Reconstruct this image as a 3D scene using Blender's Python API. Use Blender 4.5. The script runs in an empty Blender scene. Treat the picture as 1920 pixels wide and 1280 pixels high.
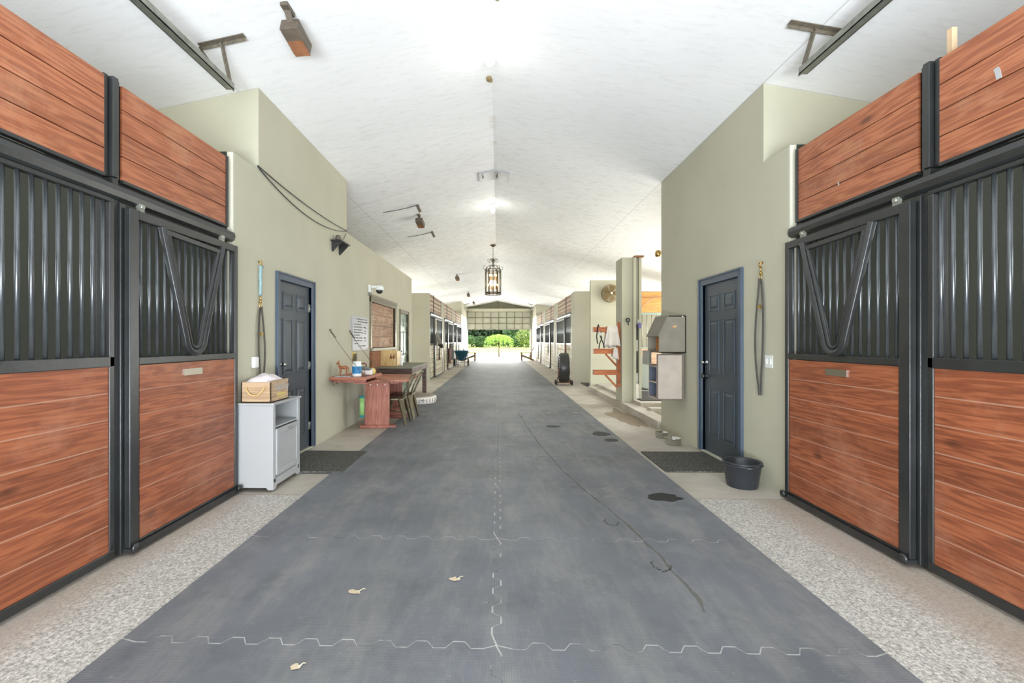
import bpy, math, random
from mathutils import Vector, Matrix, noise
random.seed(7)
S = bpy.context.scene
C = S.collection
# ---------------------------------------------------------------- camera
cd = bpy.data.cameras.new('camera'); cam = bpy.data.objects.new('camera', cd); C.objects.link(cam)
cam.location = (0, 0, 1.37); cam.rotation_euler = (math.pi/2, 0, 0.029)
cd.sensor_width = 36; cd.lens = 16.0
cd.shift_x = (960-910.3)/1920; cd.shift_y = -(2.0/1920)
cd.clip_start = 0.05; cd.clip_end = 600
S.camera = cam
# ---------------------------------------------------------------- world, sun, exposure
W = bpy.data.worlds.new('sky'); S.world = W; W.use_nodes = True
bgn = W.node_tree.nodes['Background']
bgn.inputs[0].default_value = (0.86, 0.93, 1.0, 1); bgn.inputs[1].default_value = 2.6
sd = bpy.data.lights.new('sun', 'SUN'); so = bpy.data.objects.new('sun', sd); C.objects.link(so)
sd.energy = 2.6; sd.angle = math.radians(2); sd.color = (1, .95, .86)
so.rotation_euler = Vector((-0.9, 0.35, -0.95)).to_track_quat('-Z', 'Y').to_euler()
def area(name, loc, rot, sx, sy, e, col=(1, 1, 1)):
    l = bpy.data.lights.new(name, 'AREA'); l.shape = 'RECTANGLE'; l.size = sx; l.size_y = sy; l.energy = e; l.color = col
    o = bpy.data.objects.new(name, l); C.objects.link(o); o.location = loc; o.rotation_euler = rot
    return o
# daylight entering through the open near doorway behind the camera
area('daylight_near_doorway', (0, -3.0, 1.7), (math.radians(95), 0, 0), 6.0, 3.0, 70, (.88, .94, 1))
area('fill_light_near_apron', (0, -2.4, .15), (math.radians(146), 0, 0), 4.8, 1.2, 900, (.86, .93, 1))  # added uplight imitating bounce off the apron, lifts the ceiling
# daylight entering through the far doorway and the open sides
area('daylight_far_doorway', (0, 36.2, 1.1), (math.radians(-100), 0, 0), 4.6, 2.0, 600, (1, .99, .95))
area('daylight_right_bay', (6.5, 10.6, 1.5), (0, math.radians(112), 0), 2.8, 5.5, 260, (.98, 1, .97))
area('daylight_left_gap', (-6.5, 14.1, 1.5), (0, math.radians(-108), 0), 2.8, 2.8, 50, (1, .98, .93))
for _s in (-1, 1):
    for _y in (18.0, 22.3, 26.5):
        area('fill_light_stall', (_s*6.5, _y, 1.9), (0, _s*math.radians(118), 0), 1.6, 2.4, 250, (.99, 1, .95))  # added fill lights behind the far stalls, brightening the ceiling above
    area('fill_light_near_stall', (_s*6.5, 1.2, 2.2), (0, _s*math.radians(122), 0), 1.2, 2.4, 35, (1, .99, .96))  # added weak fill behind each near stall, no known source
S.view_settings.view_transform = 'Standard'; S.view_settings.look = 'None'
S.view_settings.exposure = 0.40; S.view_settings.gamma = 1; S.view_settings.use_curve_mapping = False
LAMP_W = 4.5

# ---------------------------------------------------------------- materials
def lin(c):
    return tuple(((v/255)/12.92 if v/255 <= .04045 else ((v/255+.055)/1.055)**2.4) for v in c) + (1,)
class NT:
    def __init__(s, name):
        s.m = bpy.data.materials.new(name); s.m.use_nodes = True; s.t = s.m.node_tree
        s.b = s.t.nodes['Principled BSDF']
    def n(s, typ, **kw):
        nd = s.t.nodes.new(typ)
        for k, v in kw.items():
            if k.startswith('i_'):
                key = k[2:]; key = int(key) if key.isdigit() else key
                nd.inputs[key].default_value = v
            else: setattr(nd, k, v)
        return nd
    def l(s, a, b): s.t.links.new(a, b)
    def pos(s): return s.n('ShaderNodeNewGeometry').outputs['Position']
    def mapp(s, vec, scale):
        m = s.n('ShaderNodeMapping'); m.inputs['Scale'].default_value = scale; s.l(vec, m.inputs[0]); return m.outputs[0]
    def noise(s, vec, scale, detail=4, rough=.55):
        n = s.n('ShaderNodeTexNoise'); n.inputs['Scale'].default_value = scale; n.inputs['Detail'].default_value = detail
        n.inputs['Roughness'].default_value = rough; s.l(vec, n.inputs['Vector']); return n.outputs['Fac']
    def ramp(s, fac, stops):
        r = s.n('ShaderNodeValToRGB'); e = r.color_ramp.elements
        e[0].position, e[0].color = stops[0][0], stops[0][1]; e[1].position, e[1].color = stops[-1][0], stops[-1][1]
        for p, c in stops[1:-1]:
            x = e.new(p); x.color = c
        s.l(fac, r.inputs[0]); return r.outputs[0]
    def mix(s, fac, a, b, mode='MIX'):
        m = s.n('ShaderNodeMix', data_type='RGBA', blend_type=mode)
        for sock, v in ((m.inputs[0], fac), (m.inputs[6], a), (m.inputs[7], b)):
            if isinstance(v, (float, int, tuple)): sock.default_value = v
            else: s.l(v, sock)
        return m.outputs[2]
    def math(s, op, a, b=None, c=None):
        m = s.n('ShaderNodeMath', operation=op)
        for i, v in enumerate((a, b, c)):
            if v is None: continue
            if isinstance(v, (float, int)): m.inputs[i].default_value = v
            else: s.l(v, m.inputs[i])
        return m.outputs[0]
    def sep(s, v):
        x = s.n('ShaderNodeSeparateXYZ'); s.l(v, x.inputs[0]); return x.outputs
    def comb(s, x, y, z):
        c = s.n('ShaderNodeCombineXYZ')
        for i, v in enumerate((x, y, z)):
            if isinstance(v, (float, int)): c.inputs[i].default_value = v
            else: s.l(v, c.inputs[i])
        return c.outputs[0]
    def bump(s, h, strength=.2, dist=.01):
        b = s.n('ShaderNodeBump'); b.inputs['Strength'].default_value = strength; b.inputs['Distance'].default_value = dist
        s.l(h, b.inputs['Height']); s.l(b.outputs[0], s.b.inputs['Normal'])
    def col(s, c):
        if isinstance(c, tuple): s.b.inputs['Base Color'].default_value = c
        else: s.l(c, s.b.inputs['Base Color'])
    def rough(s, r): s.b.inputs['Roughness'].default_value = r
def plain(name, rgb, rough=.6, metal=0, var=.12, vs=6, bump=0, spec=.5, emit=None):
    t = NT(name); c = lin(rgb)
    if var:
        d = tuple(v*(1-var) for v in c[:3])+(1,); u = tuple(min(1, v*(1+var)) for v in c[:3])+(1,)
        f = t.noise(t.pos(), vs, 5); t.col(t.ramp(f, [(.3, d), (.7, u)]))
        if bump: t.bump(t.noise(t.pos(), vs*8, 4), bump, .01)
    else: t.col(c)
    t.rough(rough); t.b.inputs['Metallic'].default_value = metal
    t.b.inputs['Specular IOR Level'].default_value = spec
    if emit:
        t.b.inputs['Emission Color'].default_value = lin(rgb); t.b.inputs['Emission Strength'].default_value = emit
    return t.m
def wood(name, dark, mid, light, axis='Y', board=.137, z0=0.0, grain=1.0, rough=.45, var=.22, worn=None):
    t = NT(name); p = t.pos(); x, y, z = t.sep(p)
    if axis == 'Y': a, b = t.math('ADD', y, t.math('MULTIPLY', x, .7)), z
    elif axis == 'X': a, b = x, t.math('ADD', z, y)
    else: a, b = z, t.math('ADD', x, y)
    idx = t.math('FLOOR', t.math('DIVIDE', t.math('SUBTRACT', b, z0), board))
    off = t.math('MULTIPLY', idx, 7.31)
    v = t.comb(t.math('MULTIPLY', t.math('ADD', a, off), .55), t.math('MULTIPLY', b, 7.0), off)
    n1 = t.noise(v, 1.6*grain, 3, .5)
    w = t.math('SINE', t.math('MULTIPLY', n1, 52.0))
    w = t.math('MULTIPLY_ADD', w, .5, .5)
    v2 = t.comb(t.math('MULTIPLY', t.math('ADD', a, off), 4), t.math('MULTIPLY', b, 90.0), off)
    fine = t.noise(v2, 1.0, 3, .6)
    fac = t.math('ADD', t.math('MULTIPLY_ADD', w, .34, .08), t.math('MULTIPLY', fine, .55))
    c = t.ramp(fac, [(.18, lin(dark)), (.5, lin(mid)), (.85, lin(light))])
    wn = t.n('ShaderNodeTexWhiteNoise', noise_dimensions='1D'); t.l(idx, wn.inputs['W'])
    hv = t.n('ShaderNodeHueSaturation'); t.l(c, hv.inputs['Color'])
    t.l(t.math('MULTIPLY_ADD', wn.outputs['Value'], var*2, 1-var), hv.inputs['Value'])
    c = hv.outputs[0]
    # knots
    vo = t.n('ShaderNodeTexVoronoi'); vo.inputs['Scale'].default_value = 1
    t.l(t.comb(t.math('MULTIPLY', t.math('ADD', a, off), 1.7), t.math('MULTIPLY', b, 4.2), off), vo.inputs['Vector'])
    k = t.ramp(vo.outputs['Distance'], [(.05, (1, 1, 1, 1)), (.13, (0, 0, 0, 1))])
    c = t.mix(t.math('MULTIPLY', k, .6), c, lin(tuple(v*.5 for v in dark)))
    if worn:
        f = t.ramp(t.noise(p, 2.2, 6, .7), [(.52, (0, 0, 0, 1)), (.72, (1, 1, 1, 1))])
        c = t.mix(t.math('MULTIPLY', f, .45), c, lin(worn))
    t.col(c); t.rough(rough); t.bump(fac, .15, .003)
    return t.m
M = {}
M['wall'] = plain('painted_sage_block', (181, 178, 157), .75, var=.05, vs=1.3, bump=.12)
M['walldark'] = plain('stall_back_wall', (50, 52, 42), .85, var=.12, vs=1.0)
M['trim'] = plain('pale_trim', (196, 194, 176), .6, var=.04)
M['black'] = plain('black_enamel_steel', (36, 38, 38), .34, 0.0, var=.25, vs=5, bump=.1, spec=.75)
M['bar'] = plain('black_steel_bar', (84, 88, 90), .28, .6, var=.2, vs=9, spec=.9)
M['wood'] = wood('stained_pine', (104, 54, 33), (132, 73, 46), (158, 93, 60), worn=(168, 118, 92), var=.12)
M['woodtop'] = wood('stained_pine_upper', (120, 68, 46), (148, 86, 55), (174, 112, 78), board=.152, z0=2.40, worn=(188, 144, 112), var=.10)
M['dust'] = plain('dusty_groove', (170, 128, 104), .9, var=.1)
M['groove'] = plain('dark_groove', (84, 44, 30), .9, var=.1)
M['fargroove'] = plain('far_groove', (150, 120, 96), .9, var=.1)
M['oldwood'] = wood('weathered_boards', (128, 98, 80), (158, 124, 100), (190, 160, 132), worn=(205, 196, 165), var=.14, rough=.7)
M['oldgap'] = plain('pale_gap', (226, 220, 198), .9, var=.05)
M['palewood'] = wood('sunlit_boards', (165, 155, 130), (198, 190, 162), (220, 214, 188), worn=(150, 112, 92), var=.1, rough=.7)  # weathered wood with sunlight painted in as a cream tone
M['door'] = plain('slate_blue_door', (58, 68, 76), .38, var=.08, vs=2, spec=.5)
M['doorframe'] = plain('slate_blue_frame', (66, 80, 96), .4, var=.08, vs=3)
M['greendoor'] = plain('grey_green_door', (128, 146, 132), .3, var=.06, vs=2)
M['chrome'] = plain('chrome', (205, 205, 200), .18, 1, var=.05)
M['steel'] = plain('galvanised_steel', (150, 152, 142), .45, .7, var=.2, vs=14)
M['steeldull'] = plain('dusty_perforated_steel', (120, 112, 98), .6, .4, var=.3, vs=30)
M['brass'] = plain('brass', (190, 160, 100), .3, 1, var=.1)
M['white'] = plain('white_paint', (166, 167, 167), .4, var=.02)
M['whitep'] = plain('white_plastic', (222, 224, 220), .35, var=.02)
M['pinktable'] = wood('redwood_table', (136, 78, 62), (160, 98, 80), (182, 122, 102), axis='Z', board=.3, var=.05)
M['pinktop'] = wood('redwood_top', (138, 82, 62), (162, 100, 78), (188, 128, 104), board=.3, var=.05)
M['darkwood'] = wood('dark_stained_wood', (52, 40, 38), (86, 64, 56), (118, 92, 78), axis='X', board=.2, var=.1)
M['greytop'] = plain('grey_worktop', (122, 122, 106), .5, var=.08)
M['pine'] = wood('raw_pine', (196, 158, 96), (222, 186, 122), (240, 210, 150), axis='Z', board=.07, var=.08)
M['orange'] = wood('orange_stained_pine', (176, 98, 40), (214, 134, 62), (232, 160, 90), axis='X', board=.16, var=.1)
M['rack'] = wood('rack_cedar', (140, 72, 36), (178, 98, 52), (200, 122, 72), axis='X', board=.2, var=.06)
M['gun'] = plain('gunmetal', (112, 104, 84), .35, .75, var=.2, vs=20)
M['ply'] = plain('grey_plywood', (126, 120, 106), .7, var=.15, vs=5)
M['plypale'] = plain('pale_plywood', (178, 166, 152), .7, var=.1, vs=7)
M['blueply'] = plain('blue_grey_paint', (92, 98, 112), .6, var=.06)
M['grey'] = plain('grey_plastic', (146, 152, 142), .5, var=.04)
M['rubber'] = plain('black_rubber', (34, 34, 36), .6, var=.2, vs=12)
M['bucket'] = plain('black_bucket_plastic', (44, 47, 52), .38, var=.15, vs=9)
M['strap'] = plain('dark_leather', (66, 60, 54), .55, var=.2, vs=20)
M['strapg'] = plain('grey_webbing', (86, 84, 80), .6, var=.15, vs=20)
M['rope'] = plain('blue_grey_rope', (142, 172, 176), .8, var=.15, vs=30)
M['gold'] = plain('tan_rope', (206, 172, 112), .8, var=.15, vs=40)
M['teal'] = plain('teal_plastic', (38, 96, 116), .4, var=.12)
M['tealb'] = plain('bright_teal', (44, 140, 150), .4, var=.05)
M['lime'] = plain('lime_label', (150, 196, 120), .5, var=.25, vs=60)
M['blue'] = plain('blue_label', (36, 118, 170), .5, var=.3, vs=30)
M['red'] = plain('dark_red_cloth', (126, 78, 70), .7, var=.2, vs=20)
M['cloth'] = plain('white_cloth', (226, 218, 210), .85, var=.1, vs=9)
M['clothpink'] = plain('white_pink_print_cloth', (224, 214, 216), .85, var=.14, vs=14)
M['greycloth'] = plain('grey_blanket', (112, 112, 104), .9, var=.1, vs=10)
M['mask'] = plain('grey_fly_mask_mesh', (132, 128, 116), .8, var=.08, vs=40)
M['horse'] = plain('dark_horse_coat', (58, 46, 38), .6, var=.15, vs=12)
M['brownfur'] = plain('brown_cloth', (96, 50, 38), .8, var=.3, vs=14)
M['bed'] = plain('grey_fleece', (160, 148, 136), .95, var=.08, vs=12, bump=.5)
M['rust'] = plain('rusty_brown', (138, 92, 62), .7, var=.25, vs=14)
M['brown'] = plain('brown_box_metal', (98, 88, 76), .6, var=.2, vs=20)
M['fan'] = plain('dusty_straw_brown', (142, 122, 84), .8, var=.25, vs=25)
M['bronze'] = plain('aged_bronze', (92, 82, 58), .4, .7, var=.2, vs=30)
M['figure'] = plain('brown_ceramic', (156, 98, 62), .35, var=.2, vs=30)
M['ink'] = plain('marker_ink', (96, 98, 100), .7, var=0)
M['inkred'] = plain('red_marker_ink', (120, 50, 60), .7, var=0)
M['yellow'] = plain('yellow_sticker', (206, 184, 104), .6, var=.1)
M['pinkst'] = plain('salmon_sticker', (190, 128, 104), .6, var=.1)
M['leafb'] = plain('bright_leaf', (164, 208, 84), .55, var=.2, vs=3)
M['leafd'] = plain('dark_leaf', (52, 74, 48), .6, var=.35, vs=.7)
M['leafg'] = plain('mid_leaf', (78, 110, 60), .6, var=.3, vs=.8)
M['leafy'] = plain('pale_leaf', (134, 152, 84), .6, var=.2, vs=.8)
M['bark'] = plain('bark', (104, 88, 66), .9, var=.2)
M['gar'] = plain('pale_garage_panel', (206, 205, 188), .5, var=.05)
M['garhdr'] = plain('cream_fascia', (222, 218, 194), .5, var=.05)
M['gable'] = plain('olive_gable', (132, 132, 112), .8, var=.05)
M['sunlitwall'] = plain('sunlit_far_wall', (204, 202, 196), .7, var=.05, vs=2)  # paler than the sage walls: sunlight on the far walls painted in
M['bulb'] = plain('lit_bulb', (255, 253, 246), .5, var=0, emit=9)
M['candle'] = plain('lit_candle_bulb', (255, 214, 140), .5, var=0, emit=14)
M['amber'] = plain('amber_candle_sleeve', (206, 150, 70), .5, var=.1)
M['dirt'] = plain('dark_dirt', (96, 97, 92), .9, var=.2, vs=20)
M['wetfloor'] = plain('damp_concrete', (138, 124, 106), .7, var=.12, vs=7)
M['tanwood'] = plain('tan_stub_wood', (200, 172, 138), .8, var=.1)
M['paleleaf'] = plain('pale_dry_leaf', (206, 190, 160), .8, var=.1)
M['stain'] = plain('wet_stain', (38, 40, 40), .7, var=.2, vs=30)
M['adir'] = plain('weathered_chair_wood', (132, 112, 84), .8, var=.15, vs=12)
def glassm():
    t = NT('clear_lantern_glass'); t.col((1, .97, .9, 1)); t.rough(.02)
    t.b.inputs['Transmission Weight'].default_value = 1; t.b.inputs['IOR'].default_value = 1.05
    return t.m
M['glass'] = glassm()
def matm():
    t = NT('rubber_mat'); p = t.pos(); x, y, z = t.sep(p)
    base = t.ramp(t.noise(p, .9, 6, .6), [(.3, lin((96, 100, 104))), (.7, lin((122, 125, 131)))])
    dust = t.ramp(t.noise(p, 2.1, 7, .68), [(.5, (0, 0, 0, 1)), (.78, (1, 1, 1, 1))])
    c = t.mix(t.math('MULTIPLY', dust, .42), base, lin((158, 158, 154)))
    sw = t.ramp(t.noise(t.mapp(p, (2.2, .5, 1)), 1.6, 8, .75), [(.46, (0, 0, 0, 1)), (.66, (1, 1, 1, 1))])
    c = t.mix(t.math('MULTIPLY', sw, .26), c, lin((176, 172, 160)))
    dk = t.ramp(t.noise(p, 3.3, 7, .7), [(.54, (0, 0, 0, 1)), (.70, (1, 1, 1, 1))])
    c = t.mix(t.math('MULTIPLY', dk, .35), c, lin((72, 74, 76)))
    sp = t.ramp(t.noise(t.mapp(p, (1, 1.2, 1)), 11, 6, .8), [(.62, (0, 0, 0, 1)), (.70, (1, 1, 1, 1))])
    c = t.mix(t.math('MULTIPLY', sp, .6), c, lin((168, 166, 160)))
    # diamond tread
    u = t.math('SINE', t.math('MULTIPLY', t.math('ADD', x, y), 330)); v = t.math('SINE', t.math('MULTIPLY', t.math('SUBTRACT', x, y), 330))
    tr = t.math('MULTIPLY', u, v)
    c = t.mix(t.math('MULTIPLY', t.ramp(tr, [(.1, (0, 0, 0, 1)), (.6, (1, 1, 1, 1))]), .28), c, lin((46, 48, 52)))
    t.col(c); t.rough(.62); t.bump(tr, .25, .002); t.b.inputs['Specular IOR Level'].default_value = .35
    return t.m
M['mat'] = matm()
def doormat():
    t = NT('perforated_rubber'); p = t.pos()
    vo = t.n('ShaderNodeTexVoronoi'); vo.inputs['Scale'].default_value = 55; t.l(p, vo.inputs['Vector'])
    c = t.ramp(vo.outputs['Distance'], [(.2, lin((112, 110, 100))), (.5, lin((66, 66, 62)))])
    t.col(c); t.rough(.8); t.bump(vo.outputs['Distance'], .6, .004); return t.m
M['doormat'] = doormat()
def floorm():
    t = NT('concrete_floor'); p = t.pos(); x, y, z = t.sep(p)
    sm = t.ramp(t.noise(p, 1.1, 8, .62), [(.28, lin((158, 148, 132))), (.5, lin((182, 175, 162))), (.75, lin((206, 200, 188)))])
    pe = t.ramp(t.noise(p, 70, 3, .8), [(.34, lin((132, 130, 122))), (.5, lin((186, 184, 176))), (.66, lin((228, 226, 218)))])
    near = t.math('LESS_THAN', y, 4.05)
    tan = t.ramp(t.noise(p, 1.7, 5, .6), [(.45, (0, 0, 0, 1)), (.62, (1, 1, 1, 1))])
    edge = t.ramp(t.math('ABSOLUTE', x), [(2.1/4, (0, 0, 0, 1)), (2.4/4, (1, 1, 1, 1))])
    ax = t.math('MULTIPLY', t.math('ABSOLUTE', x), .25)
    edge = t.ramp(ax, [(.53, (0, 0, 0, 1)), (.585, (1, 1, 1, 1))])
    pe2 = t.mix(t.math('MULTIPLY', edge, .7), pe, lin((168, 152, 134)))
    pe3 = t.mix(t.math('MULTIPLY', t.math('MULTIPLY', tan, edge), .5), pe2, lin((176, 166, 158)))
    c = t.mix(near, sm, pe3)
    seam = t.math('LESS_THAN', t.math('ABSOLUTE', t.math('SUBTRACT', y, 4.05)), .006)
    c = t.mix(t.math('MULTIPLY', seam, .6), c, lin((120, 114, 104)))
    stain = t.ramp(t.noise(p, 2.6, 6, .65), [(.6, (0, 0, 0, 1)), (.72, (1, 1, 1, 1))])
    c = t.mix(t.math('MULTIPLY', stain, .25), c, lin((128, 108, 88)))
    t.col(c); t.rough(.75); t.bump(t.noise(p, 90, 3, .7), .35, .006); return t.m
M['floor'] = floorm()
def ceilm():
    t = NT('ceiling_paint'); p = t.pos(); x, y, z = t.sep(p)
    c = t.ramp(t.noise(p, .5, 5), [(.3, lin((236, 237, 237))), (.7, lin((243, 244, 244)))])
    fl = t.ramp(t.noise(t.mapp(p, (2.0, 9, 1)), 2.4, 6, .75), [(.5, (0, 0, 0, 1)), (.66, (1, 1, 1, 1))])
    far = t.ramp(t.math('MULTIPLY', y, .02), [(.1, (.2, .2, .2, 1)), (.24, (1, 1, 1, 1))])
    c = t.mix(t.math('MULTIPLY', t.math('MULTIPLY', fl, far), .62), c, lin((172, 166, 148)))
    sx = t.math('LESS_THAN', t.math('ABSOLUTE', t.math('SUBTRACT', t.math('MODULO', t.math('ADD', y, 100.0-4.87+4.9*0), 4.9), 2.0)), .008)
    c = t.mix(t.math('MULTIPLY', sx, .25), c, lin((250, 250, 248)))
    sy = t.math('LESS_THAN', t.math('ABSOLUTE', t.math('SUBTRACT', t.math('ABSOLUTE', t.math('ADD', x, .03)), 2.58)), .007)
    c = t.mix(t.math('MULTIPLY', sy, .35), c, lin((150, 148, 138)))
    rg = t.math('MULTIPLY', t.math('LESS_THAN', t.math('ABSOLUTE', t.math('ADD', x, .08)), .05), t.ramp(t.noise(p, 2.2, 5, .7), [(.5, (0, 0, 0, 1)), (.7, (1, 1, 1, 1))]))
    c = t.mix(t.math('MULTIPLY', rg, .3), c, lin((176, 150, 110)))
    t.col(c); t.rough(.85); t.b.inputs['Specular IOR Level'].default_value = .2; return t.m
M['ceil'] = ceilm()
def grassm():
    t = NT('lawn'); p = t.pos(); x, y, z = t.sep(p)
    g = t.ramp(t.noise(p, .35, 8, .7), [(.3, lin((158, 172, 92))), (.7, lin((202, 200, 130)))])
    s = t.ramp(t.noise(p, 1.2, 6, .7), [(.3, lin((178, 156, 128))), (.7, lin((206, 186, 160)))])
    f = t.ramp(t.math('ADD', t.math('MULTIPLY', y, .01), t.math('MULTIPLY', t.noise(p, .3, 3), .1)), [(.52, (0, 0, 0, 1)), (.6, (1, 1, 1, 1))])
    t.col(t.mix(f, s, g)); t.rough(.95); return t.m
M['lawn'] = grassm()

# ---------------------------------------------------------------- geometry helpers
class MB:
    def __init__(s): s.v = []; s.f = []; s.mi = []; s.sm = []
    def add(s, vs, fs, mi=0, smooth=False):
        o = len(s.v); s.v += [tuple(v) for v in vs]
        for f in fs: s.f.append([i+o for i in f]); s.mi.append(mi); s.sm.append(smooth)
        return s
    def box(s, x0, x1, y0, y1, z0, z1, mi=0):
        x0, x1 = sorted((x0, x1)); y0, y1 = sorted((y0, y1)); z0, z1 = sorted((z0, z1))
        return s.add([(x0, y0, z0), (x1, y0, z0), (x1, y1, z0), (x0, y1, z0), (x0, y0, z1), (x1, y0, z1), (x1, y1, z1), (x0, y1, z1)],
                     [(3, 2, 1, 0), (4, 5, 6, 7), (0, 1, 5, 4), (1, 2, 6, 5), (2, 3, 7, 6), (3, 0, 4, 7)], mi)
    def beam(s, a, b, w, h, mi=0, up=(0, 0, 1)):
        a = Vector(a); b = Vector(b); d = (b-a).normalized(); u = Vector(up)
        if abs(d.dot(u)) > .98: u = Vector((1, 0, 0))
        r = d.cross(u).normalized()*w/2; u = r.cross(d).normalized()*h/2
        vs = [a-r-u, a+r-u, a+r+u, a-r+u, b-r-u, b+r-u, b+r+u, b-r+u]
        return s.add(vs, [(3, 2, 1, 0), (4, 5, 6, 7), (0, 1, 5, 4), (1, 2, 6, 5), (2, 3, 7, 6), (3, 0, 4, 7)], mi)
    def tube(s, pts, r, n=8, mi=0, caps=True, closed=False):
        pts = [Vector(p) for p in pts]; N = len(pts)
        rr = r if isinstance(r, (list, tuple)) else [r]*N
        vs = []; prev = None
        for i, p in enumerate(pts):
            if closed: d = pts[(i+1) % N]-pts[i-1]
            else: d = (pts[min(i+1, N-1)]-pts[max(i-1, 0)])
            d = d.normalized() if d.length > 1e-9 else Vector((0, 0, 1))
            if prev is None:
                u = Vector((0, 0, 1)) if abs(d.z) < .9 else Vector((1, 0, 0))
            else: u = prev
            u = (u-d*u.dot(d)); u = u.normalized() if u.length > 1e-6 else d.orthogonal().normalized()
            prev = u; w = d.cross(u)
            for k in range(n):
                a = 2*math.pi*k/n; vs.append(p+(u*math.cos(a)+w*math.sin(a))*rr[i])
        fs = []
        for i in range(N if closed else N-1):
            j = (i+1) % N
            for k in range(n):
                k2 = (k+1) % n; fs.append((i*n+k, i*n+k2, j*n+k2, j*n+k))
        s.add(vs, fs, mi, True)
        if caps and not closed:
            o = len(s.v)-len(vs)
            s.f.append([o+k for k in range(n)][::-1]); s.mi.append(mi); s.sm.append(False)
            s.f.append([o+(N-1)*n+k for k in range(n)]); s.mi.append(mi); s.sm.append(False)
        return s
    def cyl(s, a, b, r, n=16, mi=0): return s.tube([a, b], r, n, mi)
    def lathe(s, prof, c, n=24, mi=0, axis='Z', smooth=True):
        vs = []
        for r, h in prof:
            for k in range(n):
                a = 2*math.pi*k/n; x, y = r*math.cos(a), r*math.sin(a)
                if axis == 'Z': vs.append((c[0]+x, c[1]+y, c[2]+h))
                elif axis == 'X': vs.append((c[0]+h, c[1]+x, c[2]+y))
                else: vs.append((c[0]+x, c[1]+h, c[2]+y))
        fs = []
        for i in range(len(prof)-1):
            for k in range(n):
                k2 = (k+1) % n; fs.append((i*n+k, i*n+k2, (i+1)*n+k2, (i+1)*n+k))
        return s.add(vs, fs, mi, smooth)
    def sphere(s, c, r, n=14, mi=0, sc=(1, 1, 1)):
        vs = []; fs = []
        for i in range(n//2+1):
            th = math.pi*i/(n//2)
            for k in range(n):
                a = 2*math.pi*k/n
                vs.append((c[0]+r*sc[0]*math.sin(th)*math.cos(a), c[1]+r*sc[1]*math.sin(th)*math.sin(a), c[2]+r*sc[2]*math.cos(th)))
        for i in range(n//2):
            for k in range(n):
                k2 = (k+1) % n; fs.append((i*n+k, (i+1)*n+k, (i+1)*n+k2, i*n+k2))
        return s.add(vs, fs, mi, True)
    def prism(s, poly, d0, d1, axis='Y', mi=0):
        # poly in the two other axes, extruded along axis
        def P(a, b, d):
            return (a, d, b) if axis == 'Y' else ((d, a, b) if axis == 'X' else (a, b, d))
        n = len(poly); vs = [P(a, b, d0) for a, b in poly]+[P(a, b, d1) for a, b in poly]
        fs = [list(range(n))[::-1], [n+i for i in range(n)]]+[(i, (i+1) % n, n+(i+1) % n, n+i) for i in range(n)]
        return s.add(vs, fs, mi)
    def grid(s, fn, nu, nv, mi=0, thick=None):
        vs = [fn(i/nu, j/nv) for j in range(nv+1) for i in range(nu+1)]
        fs = [(j*(nu+1)+i, j*(nu+1)+i+1, (j+1)*(nu+1)+i+1, (j+1)*(nu+1)+i) for j in range(nv) for i in range(nu)]
        return s.add(vs, fs, mi, True)
    def build(s, name, mats, parent=None, bevel=0, solid=0, center=True, recalc=True, subsurf=0):
        if not isinstance(mats, (list, tuple)): mats = [mats]
        me = bpy.data.meshes.new(name)
        par = Vector((0, 0, 0)); p = parent
        while p is not None: par += p.location; p = p.parent
        vs = [Vector(v) for v in s.v]
        if center and vs:
            lo = Vector([min(v[i] for v in vs) for i in range(3)]); hi = Vector([max(v[i] for v in vs) for i in range(3)])
            c = Vector(((lo.x+hi.x)/2, (lo.y+hi.y)/2, lo.z))
        else: c = Vector((0, 0, 0))
        me.from_pydata([tuple(v-c) for v in vs], [], s.f)
        for k in mats: me.materials.append(M[k] if isinstance(k, str) else k)
        for i, pl in enumerate(me.polygons): pl.material_index = s.mi[i]; pl.use_smooth = s.sm[i]
        if recalc:
            import bmesh
            bm = bmesh.new(); bm.from_mesh(me); bmesh.ops.recalc_face_normals(bm, faces=bm.faces); bm.to_mesh(me); bm.free()
        o = bpy.data.objects.new(name, me); C.objects.link(o); o.location = c-par
        if parent: o.parent = parent
        if solid:
            md = o.modifiers.new('solid', 'SOLIDIFY'); md.thickness = solid
        if subsurf:
            md = o.modifiers.new('sub', 'SUBSURF'); md.levels = subsurf; md.render_levels = subsurf
        if bevel:
            md = o.modifiers.new('bevel', 'BEVEL'); md.width = bevel; md.segments = 2; md.limit_method = 'ANGLE'; md.angle_limit = math.radians(50)
        return o
def tag(o, label, cat, group=None):
    o['label'] = label; o['category'] = cat
    if group: o['group'] = group
    return o
def struct(o, label=None):
    o['kind'] = 'structure'
    if label: o['label'] = label
    return o
def thing(name, loc, label, cat, group=None):
    o = bpy.data.objects.new(name, None); C.objects.link(o); o.location = loc; o.empty_display_size = .1
    return tag(o, label, cat, group)
def copy_tree(o, parent=None):
    c = o.copy(); C.objects.link(c)
    if parent: c.parent = parent
    for ch in [x for x in o.children]: copy_tree(ch, c)
    return c
def text(name, body, size, mat, parent, mtx, ext=.001, shear=0):
    cu = bpy.data.curves.new(name, 'FONT'); cu.body = body; cu.size = size; cu.extrude = ext; cu.shear = shear; cu.align_x = 'CENTER'; cu.align_y = 'CENTER'
    tmp = bpy.data.objects.new(name+'_tmp', cu); me = bpy.data.meshes.new_from_object(tmp)
    me.materials.clear(); me.materials.append(M[mat]); me.transform(mtx)
    par = Vector((0, 0, 0)); p = parent
    while p is not None: par += p.location; p = p.parent
    o = bpy.data.objects.new(name, me); C.objects.link(o); o.location = -par; o.parent = parent
    bpy.data.objects.remove(tmp); return o
RX = -.08; RZ = 4.375; SL = .2
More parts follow.
